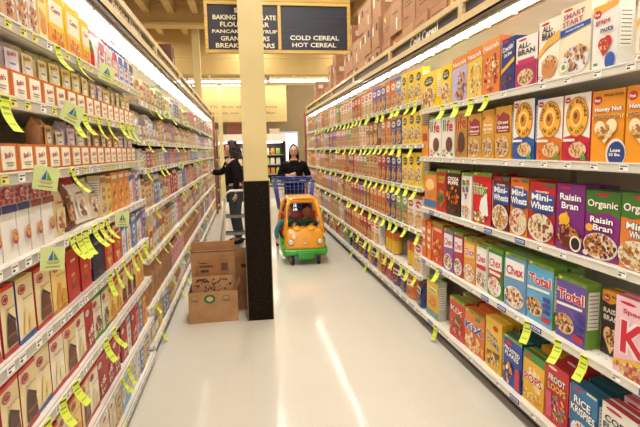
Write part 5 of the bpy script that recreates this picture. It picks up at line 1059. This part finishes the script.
obj('child_seat_flap', M().tube([(-.25, 1.46, .95), (.25, 1.46, .95)], .008, '#6a78b8', 6).tube([(-.25, 1.46, .85), (.25, 1.46, .85)], .004, '#6a78b8', 6).tube([(-.24, 1.3, .74), (.24, 1.3, .74)], .008, '#c9c9cc', 6).tube([(-.22, 1.3, .74), (-.22, 1.46, .72)], .006, '#c9c9cc', 6).tube([(.22, 1.3, .74), (.22, 1.46, .72)], .006, '#c9c9cc', 6), CHROME, car)
obj('handle', M().tube([(-.3, 1.52, 1.0), (-.31, 1.58, 1.03), (.31, 1.58, 1.03), (.3, 1.52, 1.0)], .016, '#2a3a90', 8), PLAST, car, True)
obj('chassis', M().tube([(-.27, 1.35, .1), (-.26, 1.3, .25), (-.24, 1.0, .54)], .016, BLU).tube([(.27, 1.35, .1), (.26, 1.3, .25), (.24, 1.0, .54)], .016, BLU).tube([(-.24, .85, .2), (-.26, 1.32, .22)], .016, BLU).tube([(.24, .85, .2), (.26, 1.32, .22)], .016, BLU).tube([(-.24, .84, .3), (-.24, 1.0, .56)], .014, BLU).tube([(.24, .84, .3), (.24, 1.0, .56)], .014, BLU), ENAM, car, True)
def child(x, label, shirt, hairc, lean, armout, face, sk):
    c = empty('child', (cx+x, cy+.6, -.035), label, 'person', None)
    l = lean
    b_ = [(0, 0, .36, (.075, .06)), (l*.4, -.02, .46, (.07, .055)), (l*.8, -.05, .54, (.06, .045)), (l, -.06, .575, .028), (l, -.07, .6, .03),
          (l*.8-.08, -.05, .52, .03), (l*.8-.12, -.12, .42, .024), (-.03, -.29, .49, .018), (l*.8+.08, -.05, .52, .03), (l*.8+.11, -.13, .43, .024), (.06, -.29, .49, .018),
          (-.05, -.08, .36, .045), (-.06, -.2, .33, .035), (.05, -.08, .36, .045), (.06, -.2, .33, .035)]
    if armout: b_[5] = (l-.09, -.05, .51, .03); b_[6] = (l-.16, -.09, .4, .026); b_[7] = (l-.15, -.13, .3, .018)
    e_ = [(0, 1), (1, 2), (2, 3), (3, 4), (2, 5), (5, 6), (6, 7), (2, 8), (8, 9), (9, 10), (0, 11), (11, 12), (0, 13), (13, 14)]
    skin('body', b_, e_, SKIN, c, sk, 1)
    g = lambda i, k: b_[i][:3]+((tuple(q+k for q in b_[i][3]) if isinstance(b_[i][3], tuple) else b_[i][3]+k),)
    sh = [g(0, .01), g(1, .01), g(2, .01), b_[3][:2]+(.56, .036), g(5, .01), g(6, .01), g(7, .012) if armout else b_[6][:3]+(.032,), g(8, .01), g(9, .01)]
    skin('shirt', sh, [(0, 1), (1, 2), (2, 3), (2, 4), (4, 5), (5, 6), (2, 7), (7, 8)], CLOTH, c, shirt, 1)
    skin('trousers', [(0, 0, .35, (.08, .06)), g(11, .01), g(12, .012), g(13, .01), g(14, .012)], [(0, 1), (1, 2), (0, 3), (3, 4)], CLOTH, c, '#34405c', 1)
    hand(c, b_[7][:3], (0, -.5, -1) if armout else (.2, -1, .1), (1, 0, 0) if armout else (0, 0, -1), .6, sk, .7); hand(c, b_[10][:3], (-.2, -1, .1), (0, 0, -1), .6, sk, .7)
    head_parts(c, (l, -.075, .66), face, .86, sk, hairc, 'short')
    return c
child(-.105, 'child in teal sleeve leaning out of the left side of the toy car', '#3f7f86', '#7a4a2c', -.07, True, (.35, -1, -.25), '#d9a283')
child(.085, 'child with dark hair bent over the steering wheel in the toy car', '#3f6a4c', '#3c1a14', 0, False, (.1, -1, -.5), '#b87858')
